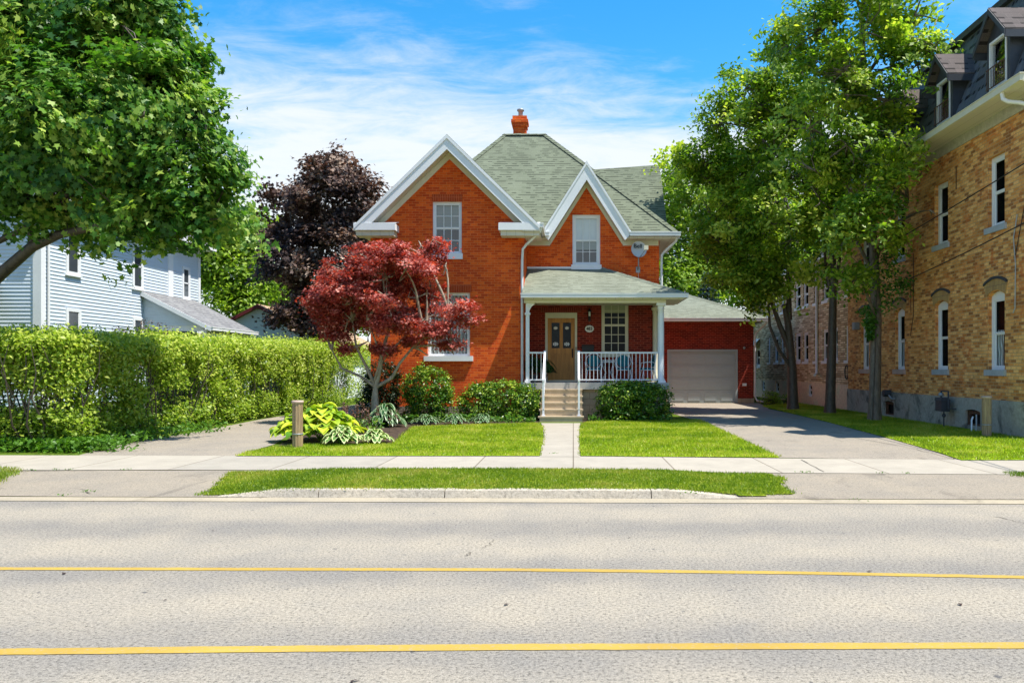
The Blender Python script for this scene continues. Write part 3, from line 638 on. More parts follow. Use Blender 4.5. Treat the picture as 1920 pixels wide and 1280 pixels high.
# windows
a = window(H, FW, *w1, 3, (2, 2), .5, blind=[('blind', .50, 1, 0, 1)], sill=(.03, .17, .05)); a['label'] = 'upper gable window with blinds down'
a = window(H, FW, *w2, 1, (1, 1), .66, cas=.06, blind=[('curtain', 0, 1, 0, 1)], sill=(.10, .15, .10)); a['label'] = 'wide window with white curtains'
a = window(H, FM, *w3, 3, (1, 2), .5, cas=.09, blind=[('shade', .5, 1, 0, 1), ('blind', .30, .5, 0, 1)], sill=(.04, .16, .06), mun=.009); a['label'] = 'small gable window with white shade'
a = window(H, FM, *w4, 3, (3, 3), .55, trim='cream', cas=.075, blind=[('tanshade', .80, 1, 0, 1)], sill=(.05, .10, .05), sillmat='cream', glass='glassd'); a['label'] = 'porch window with cream frame'
# door
mb = MB(); mb.fbox(FM, dr[0], dr[0] + .08, 1.24, dr[3], .02, -.12); mb.fbox(FM, dr[1] - .075, dr[1], 1.24, dr[3], .02, -.12); mb.fbox(FM, dr[0] + .08, dr[1] - .075, dr[3] - .18, dr[3], .02, -.12)
mb.fbox(FM, dr[0], dr[1], 1.2, 1.25, .08, -.12); mb.build('door_frame', 'cream', H)
d0, d1, dz0, dz1 = dr[0] + .08, dr[1] - .075, 1.25, 3.33
mb = MB()
def fr(u0, u1, v0, v1, a=-.05, b=-.10): mb.fbox(FM, u0, u1, v0, v1, a, b)
fr(d0, d0 + .13, dz0, dz1); fr(d1 - .13, d1, dz0, dz1); fr(d0 + .13, d1 - .13, dz1 - .15, dz1); fr(d0 + .13, d1 - .13, dz0, dz0 + .24)
fr(d0 + .13, d1 - .13, 2.14, 2.32); uc = (d0 + d1) / 2; fr(uc - .055, uc + .055, 2.32, dz1 - .15); fr(uc - .055, uc + .055, dz0 + .24, 2.14)
for (a, b) in ((d0 + .13, uc - .055), (uc + .055, d1 - .13)):
    fr(a, b, dz0 + .24, 2.14, -.085, -.10); fr(a + .05, b - .05, dz0 + .29, 2.09, -.07, -.085)
DO = mb.build('door', 'oak', H)
for (a, b) in ((d0 + .13, uc - .055), (uc + .055, d1 - .13)):
    MB().fbox(FM, a, b, 2.32, dz1 - .15, -.085, -.089).build('door_glass', 'glassd', DO)
    for v, s in ((3.0, .03), (2.46, .045)):
        m2 = MB(); m2.fbox(FM, (a + b) / 2 - s * 1.5, (a + b) / 2 + s * 1.5, v - .01, v + .01, -.0832, -.0849); m2.fbox(FM, (a + b) / 2 - .012, (a + b) / 2 + .012, v - s, v + s, -.0831, -.0848)
        for k in range(7):
            ang = k * .9; c = FM((a + b) / 2 + math.cos(ang) * s * 1.6, v + math.sin(ang) * s, -.083); m2.fbox(FM, (a + b) / 2 + math.cos(ang) * s * 1.6 - .02, (a + b) / 2 + math.cos(ang) * s * 1.6 + .02, v + math.sin(ang) * s - .02, v + math.sin(ang) * s + .02, -.0835, -.085)
        m2.build('etched_flower', 'shade', DO)
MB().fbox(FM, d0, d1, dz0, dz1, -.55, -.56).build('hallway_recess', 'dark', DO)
mb = MB(); mb.fbox(FM, d1 - .10, d1 - .06, 2.0, 2.30, -.02, -.05); mb.tube([FM(d1 - .08, 2.22, -.0), FM(d1 - .08, 2.24, .04), FM(d1 - .08, 2.08, .04), FM(d1 - .08, 2.04, 0)], .012, 6); mb.build('handle', 'black', DO)
MB().fbox(FM, dr[1] - .05, dr[1] - .02, 2.25, 2.36, .02, .035).build('doorbell', 'black', H)
# roofs
mb = MB()
E1, E2, E3, E4 = (-6.3, 26.15, 6.12), (3.42, 26.15, 6.12), (3.42, 35.17, 6.12), (-6.3, 35.17, 6.12); R1, R2 = (-2.65, 30.66, 10.64), (-1.09, 30.66, 10.64)
for q in ((E1, (-1.04, 26.15, 6.12), (.44, 28.5, 8.47), (1.92, 26.15, 6.12), E2, R2, R1), (E2, E3, R2), (E3, E4, R1, R2), (E4, E1, R1)): mb.prism(q, (0, 0, -.06))
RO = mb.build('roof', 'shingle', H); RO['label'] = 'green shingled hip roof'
mb = MB()
def cap(mb, a, b, r=.075):
    a, b = Vector(a), Vector(b); n = max(2, int((b - a).length / .28)); d = (b - a) / n
    s = d.cross(Vector((0, 0, 1))).normalized(); u = s.cross(d).normalized()
    if u.z < 0: u = -u
    for i in range(n):
        p, q = a + d * i, a + d * (i + 1.06); l = .012
        for sg in (-1, 1):
            mb.quad(p + u * .045, q + u * (.045 + l), q + s * sg * r * 1.6 - u * .035 + u * l, p + s * sg * r * 1.6 - u * .035)
for q in ((E2, R2), (E1, R1), (R1, R2), (E3, R2), (E4, R1)): cap(mb, *q)
mb.build('hip_cap', 'shingle', RO)
mb = MB(); ap, el_, er = (-3.88, 8.82), (-6.73, 6.04), (-1.03, 6.04)
for e in (el_, er):
    mb.prism([(e[0], 24.36, e[1]), (ap[0], 24.36, ap[1]), (ap[0], 29.0, ap[1]), (e[0], 29.0, e[1])] if e is er else [(ap[0], 24.36, ap[1]), (e[0], 24.36, e[1]), (e[0], 29.0, e[1]), (ap[0], 29.0, ap[1])], (0, 0, -.06))
mb.build('gable_roof', 'shingle', H)
mb = MB(); A = (.44, 26.12, 8.457); B = (.44, 28.5, 8.457)
mb.prism([A, (1.92, 26.12, 6.12), B], (0, 0, -.05)); mb.prism([A, B, (-1.04, 26.12, 6.12)], (0, 0, -.05)); mb.build('gable_roof', 'shingle', H)
# east cross gable behind
mb = MB(); X1 = 3.47
mb.prism([(X1, 28.7, 6.12), (X1, 32, 9.83), (0.2, 32, 9.6), (0.2, 28.7, 6.0)], (0, 0, -.06)); mb.prism([(X1, 32, 9.83), (X1, 35.3, 6.12), (.2, 35.3, 6.0), (.2, 32, 9.6)], (0, 0, -.06)); mb.build('side_gable_roof', 'shingle', H)
MB().prism([(2.885, 29, 6.0), (2.885, 35, 6.0), (2.885, 32, 9.5)], (-.1, 0, 0)).build('wall', 'brick', H)
# rake boards, soffits, friezes
def rake(parent, apx, tip, zt, front, wallY, vert, frz, bottom_z, capd=.0):
    (ax, az), (tx, tz) = apx, tip; s = 1 if tx > ax else -1; sl = (az - tz) / abs(tx - ax)
    L = lambda x, off: az - sl * abs(x - ax) - off
    xb = ax + s * (az - vert - bottom_z) / sl if bottom_z is not None else tx
    mb = MB()
    mb.prism([(ax, front, az - .035), (tx, front, tz - .035), (xb if bottom_z is not None else tx, front, max(L(xb, vert), bottom_z or -9)), (ax, front, az - vert)], (0, .035, 0))
    mb.prism([(ax, front - .03, az - .02), (tx, front - .03, tz - .02), (tx, front - .03, tz - .13), (ax, front - .03, az - .13)], (0, .03, 0))
    o = mb.build('rake_board', 'white', parent)
    xe = xb if bottom_z is not None else tx
    m2 = MB(); m2.prism([(ax, front + .035, az - vert + .05), (xe, front + .035, L(xe, vert) + .05), (xe, wallY, L(xe, vert) + .05), (ax, wallY, az - vert + .05)], (0, 0, .02)); m2.build('soffit', 'soffit', parent)
    m3 = MB(); v2 = vert + frz; xf = ax + s * (az - v2 - (bottom_z - .06 if bottom_z is not None else tz - .3)) / sl
    m3.prism([(ax, wallY - .03, az - vert + .04), (xf if bottom_z is not None else tx, wallY - .03, L(xf if bottom_z is not None else tx, vert) + .04), (xf, wallY - .03, L(xf, v2)), (ax, wallY - .03, az - v2)], (0, .03, 0)); m3.build('frieze_board', 'cream', parent)
rake(H, (-3.88, 8.82), er, 0, 24.36, 24.9, .46, .17, 5.87); rake(H, (-3.88, 8.82), el_, 0, 24.36, 24.9, .46, .17, 5.87)
rake(H, (.44, 8.457), (1.92, 6.12), 0, 26.10, 26.7, .62, .13, 5.85); rake(H, (.44, 8.457), (-1.04, 6.12), 0, 26.10, 26.7, .62, .13, 5.85)
for (x0, x1) in ((-6.74, -5.46), (-2.295, -1.03)):
    mb = MB(); mb.box(x0, x1, 24.345, 24.9, 5.88, 6.08); mb.prism([(x0, 24.345, 6.08), (x1, 24.345, 6.08), (x1, 24.9, 6.2), (x0, 24.9, 6.2)], (0, 0, .02)); o = mb.build('eave_return', 'white', H)
    mb = MB(); mb.box(x0 + .06, x1 - (.0 if x1 > -2 else .04) - .02, 24.42, 24.897, 5.72, 5.877); mb.build('return_soffit', 'soffit', o)
# side eaves of the wing
mb = MB(); mb.box(-1.55, -1.03, 24.36, 26.2, 5.84, 5.88); mb.build('soffit', 'soffit', H); mb = MB(); mb.box(-6.73, -6.35, 24.9, 34.6, 5.84, 5.88); mb.build('soffit', 'soffit', H)
def gutter(mb, x0, x1, y0, y1, zt):
    mb.box(x0, x1, y0, y1, zt - .13, zt - .03); mb.box(x0 - .012, x1 + .012, y0 - .012, y1 + .012, zt - .03, zt)
mb = MB(); gutter(mb, 1.86, 3.52, 26.03, 26.15, 6.12); gutter(mb, 3.42, 3.53, 26.15, 30, 6.12); mb.build('gutter', 'alum', H)
mb = MB(); gutter(mb, -1.02, -.80, 26.03, 26.15, 6.12); gutter(mb, -1.03, -.92, 24.36, 26.03, 6.10); mb.build('gutter', 'alum', H)
mb = MB(); mb.box(1.75, 3.40, 26.15, 26.7, 5.93, 5.97); mb.box(2.885, 3.40, 26.7, 34, 5.93, 5.97); mb.build('soffit', 'soffit', H); mb = MB(); mb.box(-1.03, -.85, 26.15, 26.7, 5.93, 5.97); mb.box(-1.53, -1.03, 26.2, 26.7, 5.93, 5.97); mb.build('soffit', 'soffit', H)
mb = MB(); mb.box(1.66, 2.86, 26.67, 26.698, 5.76, 5.93); mb.build('frieze_board', 'cream', H); mb = MB(); mb.box(-1.53, -.78, 26.67, 26.698, 5.76, 5.93); mb.build('frieze_board', 'cream', H)
def pipe(name, pts, parent, r=.042, mat='alum'):
    return MB().tube(pts, r, 8).build(name, mat, parent)
pipe('downspout', [(-.98, 24.42, 6.0), (-1.02, 24.5, 5.86), (-1.45, 24.78, 5.52), (-1.58, 24.82, 5.36), (-1.60, 24.82, 5.0), (-1.60, 24.82, .35)], H)
pipe('downspout', [(3.44, 26.2, 6.0), (3.40, 26.3, 5.85), (3.08, 26.60, 5.58), (2.97, 26.66, 5.45), (2.96, 26.66, 5.1), (2.96, 26.66, 4.3)], H)
# chimney
mb = MB(); cx, cy = -2.09, 31.2
mb.box(cx - .25, cx + .25, cy - .25, cy + .25, 10.2, 11.05); mb.box(cx - .29, cx + .29, cy - .29, cy + .29, 11.05, 11.2); mb.box(cx - .33, cx + .33, cy - .33, cy + .33, 11.2, 11.32) ; mb.box(cx - .28, cx + .28, cy - .28, cy + .28, 11.32, 11.47)
CH = mb.build('chimney', 'brick', H)
MB().lathe((cx + .02, cy, 11.47), [(.09, 0), (.09, .24), (.14, .26), (.14, .32), (.05, .36)], 12).build('flue_pipe', 'grey', CH)
# porch
mb = MB(); mb.box(WR + .01, 2.94, 24.42, 26.695, 1.0, 1.2); mb.build('porch_floor', 'porchslab', H)
mb = MB(); mb.box(WR + .02, 2.86, 24.58, 26.6, 0, 1.0); mb.build('porch_foundation', 'block', H)
mb = MB(); p0, p1, p2, p3 = (-1.57, 24.28, 3.92), (3.40, 24.28, 3.92), (.98, 26.69, 4.98), (-1.545, 26.69, 4.98)
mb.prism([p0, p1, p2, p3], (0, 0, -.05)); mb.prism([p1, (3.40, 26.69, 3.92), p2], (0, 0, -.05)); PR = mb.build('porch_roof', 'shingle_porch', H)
mb = MB(); cap(mb, p1, p2, .06); mb.build('hip_cap', 'shingle_porch', PR)
mb = MB(); mb.box(-1.55, .0, 26.655, 26.697, 4.98, 5.05); mb.build('flashing', 'white', PR); mb = MB(); mb.prism([(1.0, 26.66, 4.93), (2.9, 26.66, 4.10), (2.9, 26.66, 4.16), (1.0, 26.66, 5.03)], (0, .035, 0)); mb.build('flashing', 'white', PR)
mb = MB(); gutter(mb, -1.60, 3.50, 24.17, 24.28, 3.93); gutter(mb, 3.40, 3.51, 24.28, 26.8, 3.93); mb.build('porch_gutter', 'alum', H)
mb = MB(); mb.box(-1.52, 3.38, 24.28, 26.69, 3.76, 3.80); mb.build('porch_ceiling', 'soffit', H)
mb = MB(); mb.box(-1.52, 2.86, 24.47, 24.72, 3.66, 3.757); mb.box(2.66, 2.86, 24.72, 26.69, 3.66, 3.757); mb.build('porch_beam', 'cream', H)
def column(x, y, r, mat='white'):
    mb = MB(); mb.box(x - r * 1.35, x + r * 1.35, y - r * 1.35, y + r * 1.35, 1.2, 1.26)
    mb.lathe((x, y, 1.26), [(r * 1.25, 0), (r * 1.25, .04), (r, .08), (r, 2.02), (r * .95, 2.2), (r * 1.18, 2.22), (r * 1.0, 2.25), (r * 1.05, 2.30), (r * 1.35, 2.33)], 24)
    mb.box(x - r * 1.4, x + r * 1.4, y - r * 1.4, y + r * 1.4, 3.59, 3.66); return mb.build('porch_column', mat, H)
column(2.71, 24.62, .10); c = column(2.74, 26.55, .09, 'cream')
mb = MB(); mb.box(-1.47, -1.36, 24.55, 24.66, 1.2, 3.66); mb.box(-1.50, -1.33, 24.52, 24.69, 1.2, 1.28); mb.box(-1.50, -1.33, 24.52, 24.69, 3.30, 3.36)
mb.prism([(-1.36, 24.58, 3.66), (-1.36, 24.58, 3.42), (-1.30, 24.58, 3.55), (-1.20, 24.58, 3.62), (-1.2, 24.58, 3.66)], (0, .05, 0)); mb.build('porch_post', 'white', H)
def railing(x0, x1, n, y=24.52):
    o = MB().box(x0, x1, y - .03, y + .03, 2.10, 2.15).build('railing', 'rail', H); MB().box(x0, x1, y - .018, y + .018, 1.27, 1.31).build('bottom_rail', 'rail', o)
    for i in range(n):
        x = x0 + (x1 - x0) * (i + .7) / (n + .4); MB().box(x - .010, x + .010, y - .010, y + .010, 1.31, 2.10).build('baluster', 'rail', o)
    return o
railing(-1.36, -.90, 3); railing(.19, 2.61, 20)
for x in (-.875, .165):
    mb = MB(); mb.box(x - .03, x + .03, 24.49, 24.55, 1.2, 2.17); mb.box(x - .04, x + .04, 24.48, 24.56, 2.17, 2.19)
    o = mb.build('stair_rail', 'rail', H)
    xb = x - .0; mb = MB(); mb.box(xb - .03, xb + .03, 23.2, 23.26, .25, 1.27); mb.box(xb - .05, xb + .05, 23.18, 23.28, .25, .28); mb.build('newel_post', 'rail', o)
    mb = MB(); mb.prism([(x - .03, 23.17, 1.27), (x + .03, 23.17, 1.27), (x + .03, 24.5, 2.14), (x - .03, 24.5, 2.14)], (0, 0, .05)); mb.prism([(x - .012, 23.2, .42), (x + .012, 23.2, .42), (x + .012, 24.5, 1.3), (x - .012, 24.5, 1.3)], (0, 0, .03))
    for k in range(1, 7):
        yy = 23.23 + k * .18; mb.box(x - .008, x + .008, yy - .008, yy + .008, .45 + (yy - 23.2) * .67, 1.29 + (yy - 23.2) * .65)
    mb.build('handrail', 'rail', o)
# steps
SO = None; mb = MB(); mb.box(-.98, .265, 24.15, 24.42, 0, 1.01); SO = mb.build('front_steps', 'step', H)
for i in range(1, 5):
    y1 = 24.42 - .27 * i; zt = 1.01 - .19 * i; ex = .012 if i < 4 else .03
    mb = MB(); mb.box(-.98 - ex * 0, .265, y1 - .27, y1, 0, zt - .04); mb.box(-.995 - ex, .28 + ex, y1 - .285, y1 - .001, zt - .04, zt); mb.build('step', 'step', SO)
MB().box(-.995, .28, 24.135, 24.419, .97, 1.012).build('step', 'step', SO)
# garage
gx0, gx1 = 3.0, (1413 - VX) * GA / FPX; dx0, dx1, dzt = (1251 - VX) * GA / FPX, (1383 - VX) * GA / FPX, 1.65 + 35 * GA / FPX
wall(FG, [(2.9, .3), (dx0, .3), (dx0, dzt), (dx1, dzt), (dx1, .3), (gx1, .3), (gx1, 3.8), (2.9, 3.8)], [], .2).build('garage_wall', 'brick_shaded', H)
mb = MB(); mb.box(dx1 + .001, gx1 + .02, GA - .03, GA + .2, 0, .3); mb.box(2.9, dx0 - .001, GA - .03, GA + .2, 0, .3); mb.build('garage_foundation', 'block', H)
MB().quad((gx1, GA, .0), (gx1, GA + 7, .0), (gx1, GA + 7, 3.8), (gx1, GA, 3.8)).build('garage_wall', 'brick_shaded', H)
mb = MB(); mb.box(dx0 - .0, dx0 + .09, GA - .03, GA + .1, .1, dzt); mb.box(dx1 - .09, dx1, GA - .03, GA + .1, .1, dzt); mb.box(dx0 + .09, dx1 - .09, GA - .03, GA + .1, dzt - .1, dzt); mb.build('garage_door_frame', 'gdoor', H)
gd = MB().box(dx0 + .09, dx1 - .09, GA + .06, GA + .1, .1, dzt - .1).build('garage_door', 'gdoor', H)
hh = (dzt - .2) / 4; ww = (dx1 - dx0 - .18) / 4
for r in range(4):
    z0 = .1 + r * hh; mb = MB(); mb.box(dx0 + .09, dx1 - .09, GA + .035, GA + .06, z0 + .008, z0 + hh - .008)
    for c in range(4):
        xa = dx0 + .09 + c * ww; mb.box(xa + .1, xa + ww - .1, GA + .02, GA + .0349, z0 + .1, z0 + hh - .1)
    mb.build('door_panel', 'gdoor', gd)
mb = MB(); ze = 1.65 + 94 * (GA - .4) / FPX; ex = (1437 - VX) * (GA - .4) / FPX
a0 = (2.6, GA - .4, ze); a1 = (ex, GA - .4, ze); tt = 3.6; a2 = (ex - tt, GA - .4 + tt, ze + .42 * tt); a3 = (2.6, GA - .4 + tt, ze + .42 * tt)
mb.prism([a0, a1, a2, a3], (0, 0, -.05)); mb.prism([a1, (ex, GA - .4 + 2 * tt, ze), a2], (0, 0, -.05)); mb.prism([(ex, GA - .4 + 2 * tt, ze), (2.6, GA - .4 + 2 * tt, ze), a3, a2], (0, 0, -.05)); GR = mb.build('garage_roof', 'shingle_porch', H)
mb = MB(); cap(mb, a1, a2); mb.build('hip_cap', 'shingle_porch', GR)
mb = MB(); gutter(mb, 2.9, ex + .1, GA - .52, GA - .4, ze); gutter(mb, ex, ex + .11, GA - .4, GA + 6, ze); mb.build('gutter', 'alum', H)
mb = MB(); mb.box(2.9, ex, GA - .4, GA, ze - .14, ze - .11); mb.box(gx1, ex, GA, GA + 6.5, ze - .14, ze - .11); mb.build('soffit', 'soffit', H)
pipe('downspout', [(ex + .02, GA - .42, ze - .1), (ex, GA - .35, ze - .25), (gx1 + .1, GA - .08, ze - .65), (gx1 + .05, GA - .06, ze - .8), (gx1 + .05, GA - .06, .4), (gx1 + .12, GA - .15, .2), (gx1 + .5, GA - .3, .14)], H)
mb = MB(); mb.box(7.55, 7.72, GA - .09, GA - .003, .86, .98); mb.build('dryer_vent', 'white', H)
mb = MB(); mb.lathe((7.62, GA - .06, 2.5), [(.02, 0), (.06, .03), (.05, .1), (.02, .12)], 10); mb.build('wall_light', 'grey', H)

# things on the house front
def text(parent, s, size, F, u, v, d, mat, name='lettering', bold=False, sx=1., bend=0.):
    cu = bpy.data.curves.new(name, 'FONT'); cu.body = s; cu.size = size; cu.align_x = 'CENTER'; cu.align_y = 'CENTER'; cu.extrude = .002; cu.offset = (.004 if size < .16 else .0012) * size / .1 if bold else 0
    o = bpy.data.objects.new('tmp', cu); col.objects.link(o); bpy.context.view_layer.update()
    me = bpy.data.meshes.new_from_object(o.evaluated_get(bpy.context.evaluated_depsgraph_get())); bpy.data.objects.remove(o)
    b = base_of[parent]; U = (F(1, 0, 0) - F(0, 0, 0)); V = (F(0, 1, 0) - F(0, 0, 0)); D = (F(0, 0, 1) - F(0, 0, 0)); O = F(u, v, d)
    for p in me.vertices:
        q = p.co.copy(); p.co = O + U * q.x * sx + V * q.y + D * q.z - b
    me.materials.clear(); me.materials.append(M[mat]); r = bpy.data.objects.new(name, me); col.objects.link(r); r.parent = parent; base_of[r] = b; return r
pq = thing('house_number_plaque', 'small oval cream house number plaque reading 483 beside the oak door', 'plaque', FM(.54, 2.97, .02))
mb = MB(); pts = [FM(.54 + .155 * math.cos(a), 2.97 + .122 * math.sin(a), .004) for a in np.linspace(0, 2 * math.pi, 33)[:-1]]; mb.prism(pts, (0, -.016, 0)); mb.build('plate', 'shade', pq)
mb = MB(); R_ = [FM(.54 + .150 * math.cos(a), 2.97 + .117 * math.sin(a), .022) for a in np.linspace(0, 2 * math.pi, 33)]; mb.tube(R_, .0035, 5, False); mb.build('rim', 'darkgrey', pq)
text(pq, '483', .145, FM, .54, 2.97, .022, 'black', 'number', True, .95)
mbx = thing('mailbox', 'black metal letterbox on the porch wall below the house number', 'mailbox', FM(.49, 2.2, 0))
mb = MB(); mb.fbox(FM, .29, .69, 2.20, 2.42, .002, .10); mb.build('box', 'black', mbx); mb = MB(); mb.prism([FM(.28, 2.40, .002), FM(.28, 2.44, .002), FM(.28, 2.40, .125), FM(.28, 2.37, .125)], (.42, 0, 0)); mb.build('lid', 'black', mbx)
lt = thing('wall_lantern', 'black wall lantern between the oak door and the porch window', 'lantern', FM(.54, 3.4, 0))
mb = MB(); mb.fbox(FM, .50, .58, 3.22, 3.62, .002, .02); mb.tube([FM(.54, 3.35, .02), FM(.54, 3.28, .08), FM(.54, 3.33, .12)], .012, 6); mb.build('bracket', 'black', lt)
mb = MB(); c = FM(.54, 3.34, .12); mb.lathe(c, [(.02, 0), (.05, .03), (.055, .04)], 8); mb.lathe(Vector(c) + Vector((0, 0, .20)), [(.075, 0), (.06, .03), (.02, .09), (.008, .13)], 8)
for k in range(4): mb.tube([Vector(c) + Vector((.052 * math.cos(k * math.pi / 2 + .78), .052 * math.sin(k * math.pi / 2 + .78), .04)), Vector(c) + Vector((.06 * math.cos(k * math.pi / 2 + .78), .06 * math.sin(k * math.pi / 2 + .78), .2))], .005, 4)
mb.build('lantern_frame', 'black', lt); MB().lathe(Vector(c) + Vector((0, 0, .045)), [(.03, 0), (.042, .06), (.03, .15)], 10).build('lamp_glass', 'shade', lt)
# satellite dish
ds = thing('satellite_dish', 'grey oval satellite dish on a mast against the upper brick wall', 'satellite dish', (2.17, 26.69, 4.9))
nrm = Vector((.12, -1, .22)).normalized(); U_ = Vector((0, 0, 1)).cross(nrm).normalized() * -1; U_ = Vector((1, 0, 0)) - nrm * nrm.x; U_.normalize(); V_ = nrm.cross(U_) ; V_ = V_ if V_.z > 0 else -V_
dc = Vector((2.17, 26.28, 5.58)); mb = MB(); n = 32
rings = [dc + (U_ * math.cos(2 * math.pi * k / n) * .26 + V_ * math.sin(2 * math.pi * k / n) * .28) * r - nrm * (.07 * (1 - r * r)) - nrm * e for e in (0, .012) for r in (.02, .3, .6, .85, 1) for k in range(n)]
fs = []
for s_ in (0, 1):
    for i in range(4):
        for k in range(n): fs.append(tuple((s_ * 5 + a) * n + b for a, b in ((i, k), (i + 1, k), (i + 1, (k + 1) % n), (i, (k + 1) % n))))
    fs.append(tuple(s_ * 5 * n + k for k in range(n)))
fs += [(4 * n + k, 4 * n + (k + 1) % n, 9 * n + (k + 1) % n, 9 * n + k) for k in range(n)]
mb.add(rings, fs, True); mb.build('reflector', 'dish', ds)
mb = MB(); mb.tube([dc - nrm * .09, (2.17, 26.42, 5.35), (2.17, 26.42, 5.05)], .022, 8); mb.tube([(2.17, 26.42, 5.05), (2.17, 26.69, 4.95)], .022, 8); mb.box(2.10, 2.24, 26.665, 26.69, 4.85, 5.05); mb.build('mast', 'grey', ds)
mb = MB(); mb.tube([(2.17, 26.40, 5.36), (2.22, 26.2, 5.33), (2.36, 25.90, 5.53)], .014, 6); mb.build('feed_arm', 'grey', ds)
mb = MB(); mb.box(2.30, 2.44, 25.84, 25.94, 5.50, 5.64); mb.build('receiver', 'cream', ds)
mb = MB(); mb.tube([(2.17, 26.66, 4.9), (2.19, 26.67, 4.7), (2.24, 26.67, 4.5)], .006, 4); mb.build('cable', 'shade', ds)
FD = lambda u, v, d=0.: dc + U_ * u + V_ * v + nrm * d
text(ds, 'Bell', .20, FD, -.035, .10, .012, 'black', 'lettering', True)
# porch furniture
def chair(label, x, y, rot, mirror=1):
    t = thing('patio_chair', label, 'chair', (x, y, 1.2), 'porch chairs'); c_, s_ = math.cos(rot), math.sin(rot)
    def P(a, b, z): return (x + a * c_ - b * s_, y + a * s_ + b * c_, 1.2 + z)      # b: forward
    mb = MB()
    ring = [P(.25 * math.cos(a), -.20 - .05 * math.sin(a), .68 + .25 * math.sin(a)) for a in np.linspace(0, 2 * math.pi, 25)]; mb.tube(ring, .013, 6, False); mb.build('back_frame', 'rail', t)
    mb = MB(); pts = [P(.20 * math.cos(a), -.20 - .04 * math.sin(a), .68 + .20 * math.sin(a)) for a in np.linspace(0, 2 * math.pi, 25)[:-1]]; off = Vector(P(0, .04, 0)) - Vector(P(0, 0, 0)); mb.prism(pts, off); mb.build('back_cushion', 'teal', t)
    mb = MB(); sq = [P(.22 * math.copysign(abs(math.cos(a)) ** .5, math.cos(a)), .03 + .21 * math.copysign(abs(math.sin(a)) ** .5, math.sin(a)), .40) for a in np.linspace(0, 2 * math.pi, 25)[:-1]]; mb.prism(sq, (0, 0, .06)); mb.build('seat_cushion', 'teal', t)
    mb = MB(); mb.tube([P(.23 * math.cos(a), .03 + .22 * math.sin(a), .39) for a in np.linspace(0, 2 * math.pi, 21)], .011, 6, False); mb.build('seat_frame', 'rail', t)
    for sx_ in (-1, 1):
        MB().tube([P(sx_ * .22, -.17, .62), P(sx_ * .27, -.02, .66), P(sx_ * .28, .18, .62), P(sx_ * .24, .22, .40)], .011, 6).build('armrest', 'rail', t)
        MB().tube([P(sx_ * .20, .18, .40), P(sx_ * .23, .22, .2), P(sx_ * .25, .26, 0)], .012, 6).build('leg', 'rail', t)
        MB().tube([P(sx_ * .18, -.22, .52), P(sx_ * .20, -.16, .38), P(sx_ * .24, -.26, 0)], .012, 6).build('leg', 'rail', t)
    return t
chair('teal cushioned round-back patio chair just right of the porch steps', .66, 25.6, R(180)); chair('teal cushioned round-back patio chair in the middle of the porch, under the window', 1.62, 25.6, R(180)); chair('teal cushioned patio chair turned sideways beside the porch column', 2.42, 25.75, R(95))
tb = thing('patio_table', 'white round lattice-topped metal table between the porch chairs', 'table', (1.15, 26.1, 1.2))
MB().lathe((1.15, 26.1, 1.88), [(.02, 0), (.40, 0), (.41, .02), (.40, .035), (.02, .035)], 28).build('tabletop', 'lace', tb)
MB().tube([(1.15 + .36 * math.cos(a), 26.1 + .36 * math.sin(a), 1.85) for a in np.linspace(0, 2 * math.pi, 25)], .02, 6, False).build('apron_ring', 'rail', tb)
for k in range(4):
    a = k * math.pi / 2 + .6; MB().tube([(1.15 + .3 * math.cos(a), 26.1 + .3 * math.sin(a), 1.86), (1.15 + .12 * math.cos(a), 26.1 + .12 * math.sin(a), 1.5), (1.15 + .3 * math.cos(a), 26.1 + .3 * math.sin(a), 1.2)], .012, 6).build('leg', 'rail', tb)

# ---- leafy rosettes (hostas, ferns) ----
def rosette(t, c, rad, h, n, ll, lw, mat, name='leaves', edge=False, droop=.6, tmean=.6, tvar=.25, seg=6, stem=0.):
    V = []; F = []; T = []; cols_ = [-1, -.62, 0, .62, 1]
    for i in range(n):
        f = (i + .5) / n; az = i * 2.39996 + RNG.normal() * .15; out = rad * (.25 + .75 * f) * RNG.uniform(.75, 1.1); hz = h * (1.15 - .85 * f) * RNG.uniform(.8, 1.1)
        L = ll * RNG.uniform(.75, 1.15); W = lw * RNG.uniform(.8, 1.15); tt_ = tmean + tvar * RNG.normal()
        d = np.array([math.cos(az), math.sin(az), 0]); s = np.array([-d[1], d[0], 0]); o = len(V)
        st = max(0, out - L * .75)
        for k in range(seg + 1):
            a = k / seg; r = st + L * a; z = hz + L * (.18 * math.sin(a * math.pi * .9) - droop * a * a * .55)
            wv = W * .5 * math.sin(math.pi * min(1, a * .93 + .07)) ** .7
            for u in cols_:
                p = np.array(c) + d * r + s * wv * u; V.append((p[0], p[1], max(c[2] + .015, c[2] + z + abs(u) * wv * .35 + RNG.normal() * .003)))
        for k in range(seg):
            for u in range(4):
                F.append((o + k * 5 + u, o + k * 5 + u + 1, o + (k + 1) * 5 + u + 1, o + (k + 1) * 5 + u))
                if edge: T.append(.85 if (u in (0, 3) or k == seg - 1) else .25 + .1 * RNG.normal())
                else: T.append(tt_ + .06 * RNG.normal())
    o = npmesh(name, V, np.full(len(F), 4), np.array(F).ravel(), mat, t, np.clip(T, 0, 1))
    return o
def stems(t, c, rad, h, n, r, mat='l_hosta'):
    mb = MB()
    for i in range(n):
        a = i * 2.4; mb.tube([(c[0] + .03 * math.cos(a), c[1] + .03 * math.sin(a), c[2]), (c[0] + rad * .35 * math.cos(a), c[1] + rad * .35 * math.sin(a), c[2] + h * .7)], [r, r * .6], 5, False)
    mb.build('stems', mat, t)
